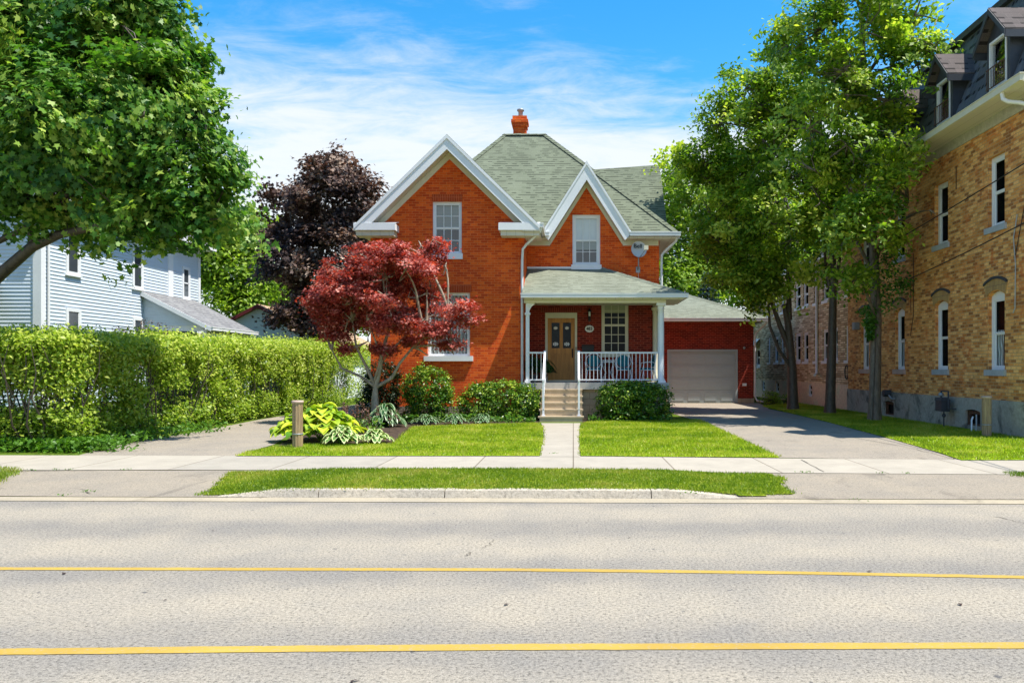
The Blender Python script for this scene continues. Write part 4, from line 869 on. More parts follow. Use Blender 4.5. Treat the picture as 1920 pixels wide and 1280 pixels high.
def hosta(label, x, y, rad, h, n, ll, lw, mat, edge=False, **k):
    t = thing('hosta', label, 'plant', (x, y, .1)); rosette(t, (x, y, .1), rad, h, n, ll, lw, mat, 'leaves', edge, **k); stems(t, (x, y, .1), rad, h, min(14, n // 3), .014, mat); return t
t = thing('potted_fern', 'bushy dark green fern in a pot left of the oak door', 'potted plant', (-.98, 25.7, 1.2)); MB().lathe((-.98, 25.7, 1.2), [(.10, 0), (.15, .22), (.17, .22), (.17, .27)], 14).build('pot', 'terra', t)
rosette(t, (-.98, 25.7, 1.48), .42, .34, 70, .50, .09, 'l_fern', 'fronds', droop=1.3, tmean=.5)
t = thing('potted_fern', 'tall dark leafy pot plant behind the short left railing', 'potted plant', (-1.25, 25.2, 1.2)); MB().lathe((-1.25, 25.2, 1.2), [(.10, 0), (.14, .2), (.15, .25)], 14).build('pot', 'darkgrey', t)
rosette(t, (-1.25, 25.2, 1.42), .24, .55, 60, .32, .10, 'l_fern', 'fronds', droop=.9, tmean=.25)
def PH(x, y): p = px(x, y); return p
x, y = PH(600, 828); t = hosta('large golden-leaved hosta behind the left wooden post', x, y + .15, .95, .60, 150, .30, .25, 'l_hosta', tmean=.52, tvar=.3, droop=.4); x, y = x - .75, y + .1
hosta('smaller golden hosta left of the left wooden post beside the driveway', x + .2, y, .62, .45, 70, .28, .23, 'l_hosta', tmean=.5, tvar=.3, droop=.4)
x, y = PH(642, 834); hosta('cream-edged hosta at the front edge of the bed, left of its twin', x, y, .46, .30, 70, .20, .14, 'l_vhosta', True)
x, y = PH(702, 830); hosta('cream-edged hosta at the front edge of the bed, nearest the lawn', x, y, .42, .22, 60, .19, .13, 'l_vhosta', True)
x, y = PH(722, 800); hosta('dark green hosta with white-striped leaves at the foot of the red maple', x, y, .66, .48, 110, .34, .11, 'l_dhosta', True, droop=1.0)
for i, (X_, Y_, r_, lab) in enumerate(((800, 796, .5, 'low white-edged hosta in front of the round clipped shrub'), (855, 795, .42, 'low white-edged hosta between the round shrub and the low shrub'), (905, 794, .42, 'low white-edged hosta in front of the low shrub'))):
    x, y = PH(X_, Y_); hosta(lab, x, y, r_, .22, 60, .20, .09, 'l_dhosta', True)
# brown plumes
x, y = PH(655, 812); t = thing('plume_plant', 'brown-leaved plant with pinkish flower plumes behind the golden hosta', 'plant', (x, y, .1))
P = []; mb = MB()
for i in range(22):
    bx, by, hh_ = x + RNG.normal() * .36, y + RNG.normal() * .12, RNG.uniform(.45, .75); mb.tube([(bx, by, .1), (bx + .03, by, .1 + hh_)], .004, 4)
    for k in range(45): P.append((bx + .03 + RNG.normal() * .025, by + RNG.normal() * .025, .1 + hh_ - RNG.uniform(0, .25)))
for k in range(500): P.append((x + RNG.normal() * .35, y + RNG.normal() * .13, .1 + RNG.uniform(.05, .42)))
P = np.array(P); leaves('plumes', P, RNG.normal(size=P.shape), .045, 'l_brown', t, RNG.uniform(0, 1, len(P))); mb.build('stems', 'barkd', t)

# ================= shrubs =================
def shrub(name, label, cat, blobs, ncl, per, rc, size, mat, stemc=None, up=.7, inner=.7, tint=0., thr=-.6, zmin=.12):
    bx = sum(b[0][0] for b in blobs) / len(blobs); by = sum(b[0][1] for b in blobs) / len(blobs)
    t = thing(name, label, cat, (bx, by, .1)); P, Nn, T, C = crown(blobs, ncl, per, rc, seed=bx, inner=inner, thr=thr, up=up, ragged=.05)
    ok = P[:, 2] > zmin; P, Nn, T = P[ok], Nn[ok], T[ok]
    leaves('foliage', P, Nn, size, mat, t, T + tint)
    mb = MB(); hub = []
    for (c, r) in blobs:
        for k in range(5):
            e = Vector(c) + Vector(RNG.normal(size=3)) * min(r) * .35; hub.append(e); mb.tube([(c[0] + RNG.normal() * .1, c[1], .08), e], [.025, .012], 5, False)
    twigs(mb, C, hub, 60, .006); mb.build('stems', 'barkd', t); return t
def SP(x, y, Y): return ((x - VX) * Y / FPX, Y, 1.65 + (VY - y) * Y / FPX)
def SB(x, y, Y, rx, rz, ry): return (SP(x, y, Y), (rx * Y / FPX, ry, rz * Y / FPX))
shrub('round_shrub', 'clipped round green shrub below the curtained window', 'shrub', [SB(801, 727, 24.0, 44, 44, .6), SB(803, 750, 24.0, 43, 38, .55)], 560, 18, .07, .075, 'l_shrub')
shrub('low_shrub', 'low spreading green shrub left of the front steps', 'shrub', [SB(905, 757, 24.0, 46, 36, .5), SB(945, 750, 24.0, 50, 38, .5), SB(985, 757, 23.9, 32, 36, .45), SB(905, 735, 24, 25, 18, .4)], 750, 18, .07, .08, 'l_shrub', tint=.12)
shrub('mounded_shrub', 'mounded green shrub right of the front steps, against the porch', 'shrub', [SB(1160, 752, 23.7, 42, 36, .55), SB(1215, 752, 23.7, 43, 37, .55), SB(1187, 742, 23.7, 45, 26, .5)], 800, 18, .07, .08, 'l_shrub')
shrub('dark_yew', 'dark green upright yew behind the red maple trunk', 'shrub', [SB(716, 722, 24.3, 36, 44, .45), SB(712, 750, 24.3, 38, 40, .4)], 420, 22, .07, .07, 'l_dark')
shrub('small_plant', 'small bright green plant at the garage corner', 'plant', [((8.55, 34.4, .35), (.35, .3, .3)), ((9.1, 33.8, .3), (.35, .3, .25))], 90, 16, .08, .08, 'l_bright')

# ================= hedge =================
def hedge():
    t = thing('hedge', 'tall overgrown bright green hedge along the left driveway', 'hedge', (-10.5, 22, .1))
    n = 14500; y = RNG.uniform(14.9, 40, n) ; y = 14.9 + (y - 14.9) * RNG.uniform(.55, 1, n)
    top = 2.16 + .019 * (y - 15) + .12 * np.array([noise.noise(Vector((a * 1.1, 0, 0))) for a in y]) + .08 * RNG.normal(size=n)
    face = RNG.uniform(size=n); xf = -9.62 + .30 * np.array([noise.noise(Vector((a * .9, 3, 0))) for a in y]); xb = -11.6
    z = .15 + (top - .15) * RNG.uniform(size=n) ** .75; x = xf - RNG.uniform(0, .5, n) ** 1.2
    m = face < .38; z[m] = top[m] - RNG.uniform(0, .22, m.sum()); x[m] = RNG.uniform(xb, -9.6, m.sum())      # top
    m = (face >= .38) & (face < .5); x[m] = xb + RNG.uniform(0, .4, m.sum())
    x += -.12 * np.clip(.9 - z, 0, 1) * 0
    # near end face, spreading left out of the frame
    ne = 4200; xe = RNG.uniform(-14.5, -9.5, ne); ze = .15 + 2.1 * RNG.uniform(size=ne) ** .75; ye = 15.0 + RNG.uniform(0, .55, ne) + .15 * np.array([noise.noise(Vector((a * .9, 7, 0))) for a in xe])
    me_ = RNG.uniform(size=ne) < .35; ze[me_] = 2.22 - RNG.uniform(0, .2, me_.sum()); ye[me_] = RNG.uniform(15, 16.6, me_.sum())
    C = np.concatenate([np.stack([x, y, z], 1), np.stack([xe, ye, ze], 1)]); 
    nz = vnoise(C, 1.5, 5.); zr = C[:, 2]
    ok = nz > (-.28 + .36 * np.exp(-((zr - 1.15) / .55) ** 2) - .3 * (zr > 2.0)); C = C[ok]
    per = 17; P = np.repeat(C, per, 0) + RNG.normal(size=(len(C) * per, 3)) * np.array([.11, .11, .10])
    out = np.where(P[:, :1] > -10.2, np.array([[.5, -.1, .7]]), np.array([[0, -.4, .8]])); Nn = out + RNG.normal(size=P.shape) * .6
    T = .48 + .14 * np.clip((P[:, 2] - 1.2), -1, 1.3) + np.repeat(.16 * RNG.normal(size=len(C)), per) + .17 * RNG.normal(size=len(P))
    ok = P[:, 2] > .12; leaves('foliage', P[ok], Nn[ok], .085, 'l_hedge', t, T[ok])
    # upright sprigs on top
    k = 480; yy = RNG.uniform(15, 34, k); xx = RNG.uniform(-11.2, -9.6, k); m = RNG.uniform(size=k) < .3; xx[m] = RNG.uniform(-14, -10, m.sum()); yy[m] = RNG.uniform(15, 16.2, m.sum())
    Q = []; mb = MB()
    for a, b in zip(xx, yy):
        h_ = RNG.uniform(.12, .42); z0 = 2.13 + .019 * (b - 15)
        for j in range(12): f = j / 12; Q.append((a + RNG.normal() * .03, b + RNG.normal() * .03, z0 + h_ * f))
    Q = np.array(Q); leaves('top_sprigs', Q, RNG.normal(size=Q.shape) + np.array([0, -.3, .4]), .07, 'l_hedge', t, .7 + .2 * RNG.normal(size=len(Q)))
    for i in range(330):
        b = RNG.uniform(15, 35); a = RNG.uniform(-10.6, -9.8)
        if i % 4 == 0: a = RNG.uniform(-14.4, -10); b = RNG.uniform(15.2, 16)
        p = Vector((a, b, .08)); pts = [p]
        for k_ in range(4): p = p + Vector((RNG.normal() * .13 + .04, RNG.normal() * .16, .5)); pts.append(p)
        mb.tube(pts, [.022, .018, .014, .01, .006], 4, False)
    mb.build('stems', 'barkd', t)
hedge()

# ================= trees =================
def tree(name, label, trunk, r0, blobs, ncl, per, rc, size, mat, bark, group=None, tpl=RHOMB, thr=-.35, inner=.45, forks=None, limb_r=.09, ntw=220, keep=None, tint=0., up=.8, flat=.6, ragged=.12, sup=0., nsup=14, tv=.16):
    t = thing(name, label, 'tree', trunk[0], group)
    P, Nn, T, C = crown(blobs, ncl, per, rc, seed=trunk[0][0], inner=inner, thr=thr, keep=keep, up=up, flat=flat, ragged=ragged, sup=sup, nsup=nsup, tv=tv)
    leaves('crown', P, Nn, size, mat, t, T + tint, tpl)
    mb = MB(); k = len(trunk); rs = [r0 * (1.35 if i == 0 else 1 - .55 * i / (k - 1)) for i in range(k)]
    tr = [Vector(trunk[0]) + Vector((0, 0, -.1))]; rr = [rs[0]]
    if k >= 2: tr.append(Vector(trunk[0]).lerp(Vector(trunk[1]), .15)); rr.append(r0 * 1.02)
    for i in range(1, k): tr.append(Vector(trunk[i])); rr.append(rs[i])
    mb.tube(tr, rr, 12)
    if forks:
        for f, r_ in forks: mb.tube(f, [r_ * (1 - .6 * i / (len(f) - 1)) for i in range(len(f))], 8)
    src = [Vector(p) for p in tr[2:]] + ([Vector(p) for f, _ in forks for p in f[1:]] if forks else [])
    hubs = []
    for c, r in blobs:
        c = Vector(c); cand = [s for s in src if s.z < c.z + .3] or src; s = min(cand, key=lambda q: (q - c).length); limbs(mb, s, [c], limb_r, seed=c.x); hubs += [s.lerp(c, .6), c]
        for _ in range(3): e = c + Vector(RNG.normal(size=3)) * min(r) * .45; limbs(mb, c, [e], limb_r * .45, seed=c.x + 1, n=4); hubs.append(e)
    twigs(mb, C, hubs, ntw, .012); mb.build('trunk', bark, t); return t
def TB(x, y, Y, rx, rz, ry=None): s = Y / FPX; return (SP(x, y, Y), (rx * s, (ry if ry else (rx + rz) / 2 * s), rz * s))
# right row of three street trees
Y3 = 23.6; t3 = lambda x, y, d=0: SP(x, y, Y3 + d)
tree('street_tree', 'nearest of the three tall green trees beside the brick building, ivy on its trunk', [(8.94, Y3, .1), t3(1643, 600), t3(1638, 470), t3(1628, 330), t3(1620, 150), t3(1615, 20)], .17,
     [TB(1620, 60, 22.1, 95, 100), TB(1680, -40, 22.3, 70, 100), TB(1590, -60, 22.3, 90, 100), TB(1560, 150, 21.9, 95, 80), TB(1660, 190, 21.7, 80, 75), TB(1700, 270, 21.3, 62, 42), TB(1590, 270, 21.7, 90, 70), TB(1715, 110, 21.9, 35, 70), TB(1690, 350, 21.5, 50, 35), TB(1745, 395, 21.3, 38, 24), TB(1620, 390, 21.9, 70, 40), TB(1520, 240, 22.3, 60, 70), TB(1540, 60, 22.3, 70, 60), TB(1670, -150, 22.3, 80, 90), TB(1585, 440, 22.5, 50, 28), TB(1660, 450, 21.9, 50, 30), TB(1715, 30, 22.1, 40, 70), TB(1690, 150, 21.9, 60, 60), TB(1610, 520, 22.7, 26, 20)],
     5400, 15, .14, .15, 'l_pear', 'bark', 'row of street trees by the right driveway', thr=-.03, sup=.5, ragged=.16, tv=.2, limb_r=.06, ntw=420, forks=[([t3(1641, 520), t3(1600, 440, .2), t3(1560, 400, .3)], .07), ([t3(1638, 470), t3(1610, 420), t3(1590, 350)], .06), ([t3(1640, 500), t3(1660, 430), t3(1700, 380, -.6)], .06)])
Y2 = 27.2; t2 = lambda x, y, d=0: SP(x, y, Y2 + d)
tree('street_tree', 'middle of the three tall green trees beside the brick building, trunk forking high', [(8.78, Y2, .1), t2(1560, 640), t2(1562, 560), t2(1560, 420), t2(1540, 250)], .17,
     [TB(1500, 330, 26.8, 75, 70), TB(1520, 220, 27, 75, 70), TB(1450, 170, 27, 60, 60), TB(1480, 90, 27, 45, 60), TB(1425, 200, 27, 50, 60), TB(1510, 30, 27, 40, 50), TB(1560, 400, 26.8, 60, 45), TB(1480, 420, 27, 60, 40), TB(1430, 260, 27, 50, 60), TB(1545, 470, 26.8, 60, 34), TB(1570, 330, 27, 50, 60)],
     2700, 15, .15, .16, 'l_pear', 'barkd', 'row of street trees by the right driveway', thr=-.03, sup=.5, ragged=.16, tv=.2, limb_r=.06, forks=[([t2(1562, 570), t2(1548, 500), t2(1545, 420)], .08), ([t2(1562, 570), t2(1575, 480), t2(1585, 400)], .08)])
Y1 = 29.6; t1 = lambda x, y, d=0: SP(x, y, Y1 + d)
tree('street_tree', 'farthest of the three tall green trees, beside the garage with a low side limb', [(8.18, Y1, .1), t1(1485, 690), t1(1478, 610), t1(1470, 570)], .2,
     [TB(1400, 330, 29.3, 65, 70), TB(1350, 230, 29.3, 38, 55), TB(1390, 180, 29.3, 42, 45), TB(1322, 305, 29.3, 44, 46), TB(1440, 420, 29, 70, 55), TB(1370, 430, 29.2, 75, 60), TB(1338, 405, 29.5, 55, 60), TB(1450, 510, 28.8, 70, 32), TB(1385, 515, 29, 55, 38), TB(1440, 230, 29.3, 50, 60), TB(1275, 290, 29.6, 16, 18), TB(1352, 470, 29.2, 42, 45), TB(1500, 470, 29, 50, 40), TB(1420, 545, 29, 60, 28), TB(1355, 520, 29.3, 35, 30)],
     4700, 15, .15, .16, 'l_pear', 'barkd', 'row of street trees by the right driveway', thr=-.05, sup=.5, ragged=.16, tv=.2, limb_r=.07, ntw=320,
     forks=[([t1(1483, 660), t1(1462, 610), t1(1445, 560), t1(1420, 470)], .12), ([t1(1480, 600), t1(1478, 520), t1(1480, 400), t1(1440, 260)], .11), ([t1(1484, 690), t1(1460, 655, -.2), t1(1443, 610, -.3), t1(1440, 550, -.3), t1(1400, 500, -.2)], .075)])
# ivy on the nearest trunk
iv = thing('ivy', 'dark green ivy climbing the trunk of the nearest street tree', 'climbing plant', (8.94, Y3 - .2, .1)); C = []
for z, xx, r_ in ((2.9, 1632, .10), (3.3, 1625, .18), (3.6, 1650, .30), (3.9, 1655, .34), (4.3, 1665, .34), (4.7, 1662, .30), (5.1, 1668, .25), (5.5, 1665, .2), (4.1, 1690, .18), (3.0, 1625, .12), (2.6, 1628, .08)):
    c = ((xx - VX) * Y3 / FPX, Y3 - .15, z); C += [np.array(c) + RNG.normal(size=3) * r_ * .75 for _ in range(150)]
C = np.array(C); leaves('foliage', C, RNG.normal(size=C.shape) * .6 + np.array([0, -.5, .4]), .11, 'l_maple', iv, RNG.uniform(.0, .5, len(C)))
MB().tube([(8.80, Y3 - .2, .1), (8.9, Y3 - .2, 2.5), (8.95, Y3 - .2, 5)], .02, 5).build('stems', 'barkd', iv)
# big maple on the left
mc = lambda x, y, Y: SP(x, y, Y)
tree('maple_tree', 'huge green maple overhanging from the left edge with a bare arching limb', [(-13.6, 17.2, .1), (-13.5, 17.2, 2.2), (-13.3, 17.2, 4.5), (-13, 17, 7.5), (-12.6, 17, 11)], .38,
     [TB(60, 60, 16.5, 170, 150), TB(210, 40, 16.5, 105, 120), TB(120, 230, 16, 170, 120), TB(270, 200, 16.2, 110, 110), TB(330, 330, 16.4, 100, 90), TB(400, 395, 17, 72, 55), TB(90, 335, 16.2, 150, 70), TB(240, 385, 16.2, 105, 50), TB(60, -140, 17, 190, 150), TB(230, -90, 17, 100, 90), TB(-150, 100, 17, 200, 200), TB(-120, 310, 16.5, 170, 90), TB(340, 130, 17, 35, 35), TB(345, 425, 16.6, 70, 38), TB(290, 60, 16.8, 60, 60)],
     12500, 16, .15, .135, 'l_maple', 'barkd', tpl=LOBED, thr=-.16, limb_r=.09, ntw=380, inner=.5, ragged=.08, up=.5, sup=.5, nsup=18, tv=.2,
     forks=[([(-13.5, 17.2, 2.6), mc(-60, 570, 16.6), mc(0, 515, 16.4), mc(60, 463, 16.3), mc(110, 440, 16.2), mc(180, 425, 16.1), mc(250, 400, 16)], .15), ([mc(60, 463, 16.3), mc(55, 400, 16.3), mc(50, 300, 16.3)], .07), ([(-13.4, 17.2, 3.6), mc(-40, 470, 16.5), mc(40, 432, 16.4), mc(130, 370, 16.2)], .09)])
# Japanese maple
JY = 22.3; jm = lambda x, y, d=0.: SP(x, y, JY + d)
def JB(x, y, rx, rz, d=0.): return TB(x, y, JY + d, rx, rz, rx * JY / FPX * .8)
jb = [JB(715, 475, 75, 22), JB(790, 462, 60, 20), JB(670, 505, 70, 22, -.3), JB(760, 505, 85, 25, -.5), JB(835, 500, 42, 22), JB(650, 550, 60, 24, -.4), JB(610, 575, 38, 22), JB(720, 560, 65, 26, -.6), JB(800, 550, 55, 22), JB(850, 575, 45, 18, -.3), JB(875, 600, 32, 12), JB(660, 600, 55, 22), JB(740, 610, 55, 20, -.5), JB(630, 625, 32, 18), JB(820, 620, 40, 14, -.4), JB(690, 640, 30, 12), JB(780, 640, 30, 10), JB(845, 648, 28, 8, -.2), JB(600, 560, 32, 20), JB(640, 530, 50, 26, .3), JB(700, 530, 70, 30, .3), JB(780, 590, 60, 24, .4), JB(690, 590, 60, 26, .5), JB(622, 605, 32, 18, .3), JB(655, 655, 28, 10), JB(720, 655, 30, 10, -.3), JB(800, 665, 26, 8), JB(590, 600, 22, 10), JB(725, 520, 100, 58), JB(690, 570, 85, 55)]
tree('japanese_maple', 'red-leaved Japanese maple with pale branching trunk in front of the house', [(SP(704, 775, JY)[0], JY, .1), jm(703, 745), jm(704, 722)], .13, jb,
     5200, 22, .10, .082, 'l_red', 'barkl', tpl=STAR, thr=-.03, tv=.24, limb_r=.045, inner=.25, up=1.1, flat=.5, ntw=340, ragged=.10,
     forks=[([jm(704, 722), jm(712, 690), jm(716, 660), jm(735, 600)], .085), ([jm(704, 725), jm(675, 705), jm(640, 690), jm(622, 655)], .05), ([jm(706, 725), jm(735, 708), jm(750, 680), jm(775, 650), jm(800, 600)], .055), ([jm(703, 722), jm(688, 690), jm(668, 650), jm(660, 600)], .055), ([jm(714, 680), jm(740, 650), jm(790, 600), jm(840, 580)], .04), ([jm(700, 720), jm(715, 670, -.4), jm(690, 600, -.4)], .04)])
tree('purple_maple', 'dark purple-leaved maple behind the hedge beside the house', [(-11.6, 36, .1), (-11.6, 36, 2.6), (-11.5, 36, 5), (-11.4, 36, 7)], .2,
     [TB(600, 380, 36, 85, 62), TB(545, 400, 36, 50, 60), TB(655, 370, 36, 50, 60), TB(620, 325, 36, 50, 35), TB(540, 480, 36, 50, 60), TB(610, 480, 36, 80, 75), TB(560, 570, 35.5, 65, 48), TB(650, 450, 36.3, 60, 70), TB(650, 320, 36, 25, 25), TB(520, 600, 35.3, 28, 28), TB(600, 600, 35.6, 40, 30), TB(520, 370, 36, 18, 24)],
     2300, 26, .22, .17, 'l_purple', 'barkd', tpl=LOBED, thr=-.2, limb_r=.06, inner=.55, sup=.5, nsup=10, ragged=.14, tv=.2)
BG = 'trees behind the houses'
tree('background_tree', 'light green tree between the white house and the purple maple', [(-20.5, 52, .1), (-20.5, 52, 3), (-20.5, 52, 6)], .25,
     [TB(440, 510, 52, 60, 60), TB(410, 430, 52, 60, 60), TB(470, 440, 53, 40, 50), TB(380, 500, 52, 50, 50), TB(480, 540, 52, 40, 45), TB(450, 570, 51, 60, 40)], 900, 24, .4, .30, 'l_bright', 'barkd', BG, thr=-.4)
tree('background_tree', 'bright green tree behind the right corner of the brick house', [(9, 50, .1), (9, 50, 3), (9, 50, 8)], .25,
     [TB(1285, 370, 50, 60, 70), TB(1270, 470, 50, 60, 70), TB(1330, 500, 50, 60, 60), TB(1290, 540, 48, 70, 40), TB(1380, 420, 52, 80, 80), TB(1370, 500, 50, 60, 60)], 1100, 24, .4, .30, 'l_bright', 'barkd', BG, thr=-.4)
tree('background_tree', 'shaded green tree behind the street trees and the garage', [(16, 56, .1), (16, 56, 3), (16, 56, 8)], .25,
     [TB(1450, 430, 56, 90, 90), TB(1540, 440, 58, 80, 80), TB(1480, 520, 54, 80, 50), TB(1420, 540, 54, 60, 45)], 800, 24, .45, .34, 'l_pear', 'barkd', BG, thr=-.4)
tree('background_tree', 'green tree farthest behind the garage with the tan roof', [(-24, 70, .1), (-24, 70, 3), (-24, 70, 6)], .3,
     [TB(560, 580, 70, 70, 50), TB(640, 590, 70, 60, 45), TB(500, 570, 72, 50, 50)], 500, 22, .5, .4, 'l_bright', 'barkd', BG, thr=-.5)
# spruce
sp = thing('blue_spruce', 'blue-green spruce showing behind the garage roof', 'tree', (7.8, 46, .1), BG)
Q = []; mb = MB(); mb.tube([(7.8, 46, 0), (7.8, 46, 7.4)], [.2, .02], 8)
for l in range(22):
    z = 1.2 + l * .28; rad = 2.5 * (1 - (z - 1) / 6.6)
    for k in range(11):
        a = k * .571 + l * .9; L = rad * RNG.uniform(.8, 1.1); e = (7.8 + L * math.cos(a), 46 + L * math.sin(a), z - L * .18); mb.tube([(7.8, 46, z), e], [.03, .008], 4, False)
        for s_ in range(int(8 + L * 22)): f = RNG.uniform(.2, 1); Q.append((7.8 + L * f * math.cos(a) + RNG.normal() * .09, 46 + L * f * math.sin(a) + RNG.normal() * .09, z - L * f * .18 + RNG.normal() * .05))
Q = np.array(Q); leaves('crown', Q, RNG.normal(size=Q.shape) + np.array([0, 0, .8]), .16, 'l_spruce', sp, RNG.uniform(0, 1, len(Q))); mb.build('trunk', 'barkd', sp)

# ================= yellow brick apartment building =================
AB = thing('apartment_building', 'three storey yellow brick building with dark mansard roof and dormers at the right edge', 'building', (14, 23, .1))
XB = 10.0; FA = Frame((XB, 0, 0), (0, -1, 0), (-1, 0, 0)); Yn, Yf = 17.2, 28.93
cols4 = [(18.42, 19.18), (21.21, 21.99), (23.98, 24.70), (26.87, 27.64)]
hol = []
for a, b in cols4: hol.append(rect(-b, -a, 5.0, 6.69)); hol.append(arched(-b, -a, 1.6, 3.48, .11))
wall(FA, rect(-Yf, -Yn, .9, 7.4), hol, .2).build('wall', 'ybrick', AB)
bw = [(19.45, 20.2, .22, .62), (24.7, 25.5, .18, .62)]
wall(Frame((XB - .04, 0, 0), (0, -1, 0), (-1, 0, 0)), rect(-Yf, -Yn, 0, .9), [arched(-b, -a, c, d, .05) for a, b, c, d in bw], .2).build('foundation', 'found', AB)
MB().quad((XB - .04, Yf, .9), (XB - .04, Yn, .9), (XB, Yn, .9), (XB, Yf, .9)).build('foundation_ledge', 'found', AB)
mb = MB(); mb.quad((XB, Yn, 0), (XB + 9, Yn, 0), (XB + 9, Yn, 7.6), (XB, Yn, 7.6)); mb.quad((XB, Yf, 0), (XB, Yf, 7.6), (XB + 9, Yf, 7.6), (XB + 9, Yf, 0)); mb.quad((XB + 9, Yn, 0), (XB + 9, Yf, 0), (XB + 9, Yf, 7.6), (XB + 9, Yn, 7.6)); mb.build('wall', 'ybrick', AB)
for i, (a, b) in enumerate(cols4):
    window(AB, FA, -b, -a, 5.0, 6.69, 1, (1, 1), .5, cas=.10, rec=.10, sill=(.09, .13, .05), sillmat='gsill', glass='glassd')
    wn = window(AB, FA, -b, -a, 1.6, 3.48, 1, (1, 1), .5, cas=.10, rec=.10, sill=(.07, .13, .06), sillmat='gsill' if i < 2 else 'pink', glass='glassd', arch=.11, blind=[('curtain', 0, .55, 0, .5)] if i != 1 else None)
    mb = MB(); n = 12; pin = []; pout = []
    for k in range(n + 1):
        f = k / n; u = -b - .05 + (b - a + .1) * f; v = 3.37 + .13 * (1 - (2 * f - 1) ** 2); pin.append((u, v)); u2 = -b - .13 + (b - a + .26) * f; pout.append((u2, v + .26))
    pts = pin + pout[::-1]
    for k in range(n): mb.prism([FA(*pin[k], .0), FA(*pin[k + 1], 0), FA(*pout[k + 1], 0), FA(*pout[k], 0)], (-.02, 0, 0))
    mb.build('brick_arch', 'ysoldier', AB)
    mb = MB()
    for k in range(n): a_, b_ = pout[k], pout[k + 1]; mb.prism([FA(*a_, 0), FA(*b_, 0), FA(b_[0], b_[1] + .06, 0), FA(a_[0], a_[1] + .06, 0)], (-.05, 0, 0))
    mb.build('hood_mould', 'darkgrey', AB)
for a, b, c, d in bw:
    o = MB().fbox(Frame((XB - .04, 0, 0), (0, -1, 0), (-1, 0, 0)), -b, -a, c, d, -.18, -.2).build('basement_window', 'dark', AB)
    mb = MB(); FF = Frame((XB - .04, 0, 0), (0, -1, 0), (-1, 0, 0)); mb.fbox(FF, -b, -b + .12, c, d - .04, -.06, -.12); mb.fbox(FF, -b + .12, -a, d - .12, d - .04, -.06, -.12); mb.fbox(FF, -b + .12, -a, c, c + .04, -.06, -.12); mb.build('frame', 'rust', o)
MB().box(XB - .035, XB + .02, Yn - .1, Yf, 7.38, 7.63).build('frieze', 'frieze', AB)
mb = MB(); mb.box(9.37, XB + .02, Yn - .63, Yf + .5, 7.63, 7.66); mb.box(XB + .02, XB + 9, Yn - .63, Yn + .05, 7.63, 7.66); mb.build('soffit', 'soffit', AB)
mb = MB(); mb.box(9.27, 9.37, Yn - .70, Yf + .5, 7.63, 7.77); mb.box(9.255, 9.38, Yn - .72, Yf + .52, 7.77, 7.79); mb.build('gutter', 'cream', AB)
mb = MB(); mb.prism([(9.38, Yn - .6, 7.665), (9.38, Yf + .4, 7.665), (9.56, Yf + .3, 7.90), (9.56, Yn - .45, 7.90)], (.3, 0, 0)); mb.build('roof_edge', 'black', AB)
mb = MB(); zt = 10.55; q = [(9.5, Yn - .45, 7.8), (9.5, Yf + .3, 7.8), (XB + 9.4, Yf + .3, 7.8), (XB + 9.4, Yn - .45, 7.8)]; q2 = [(10.6, Yn + .6, zt), (10.6, Yf - .6, zt), (XB + 8.4, Yf - .6, zt), (XB + 8.4, Yn + .6, zt)]
for i in range(4): j = (i + 1) % 4; mb.quad(q[j], q[i], q2[i], q2[j])
mb.quad(*q2[::-1]); mb.build('mansard_roof', 'metalroof', AB)
mb = MB(); mb.box(10.45, 10.62, Yn + .5, Yf - .5, zt - .05, zt + .12); mb.build('roof_curb', 'darkgrey', AB)
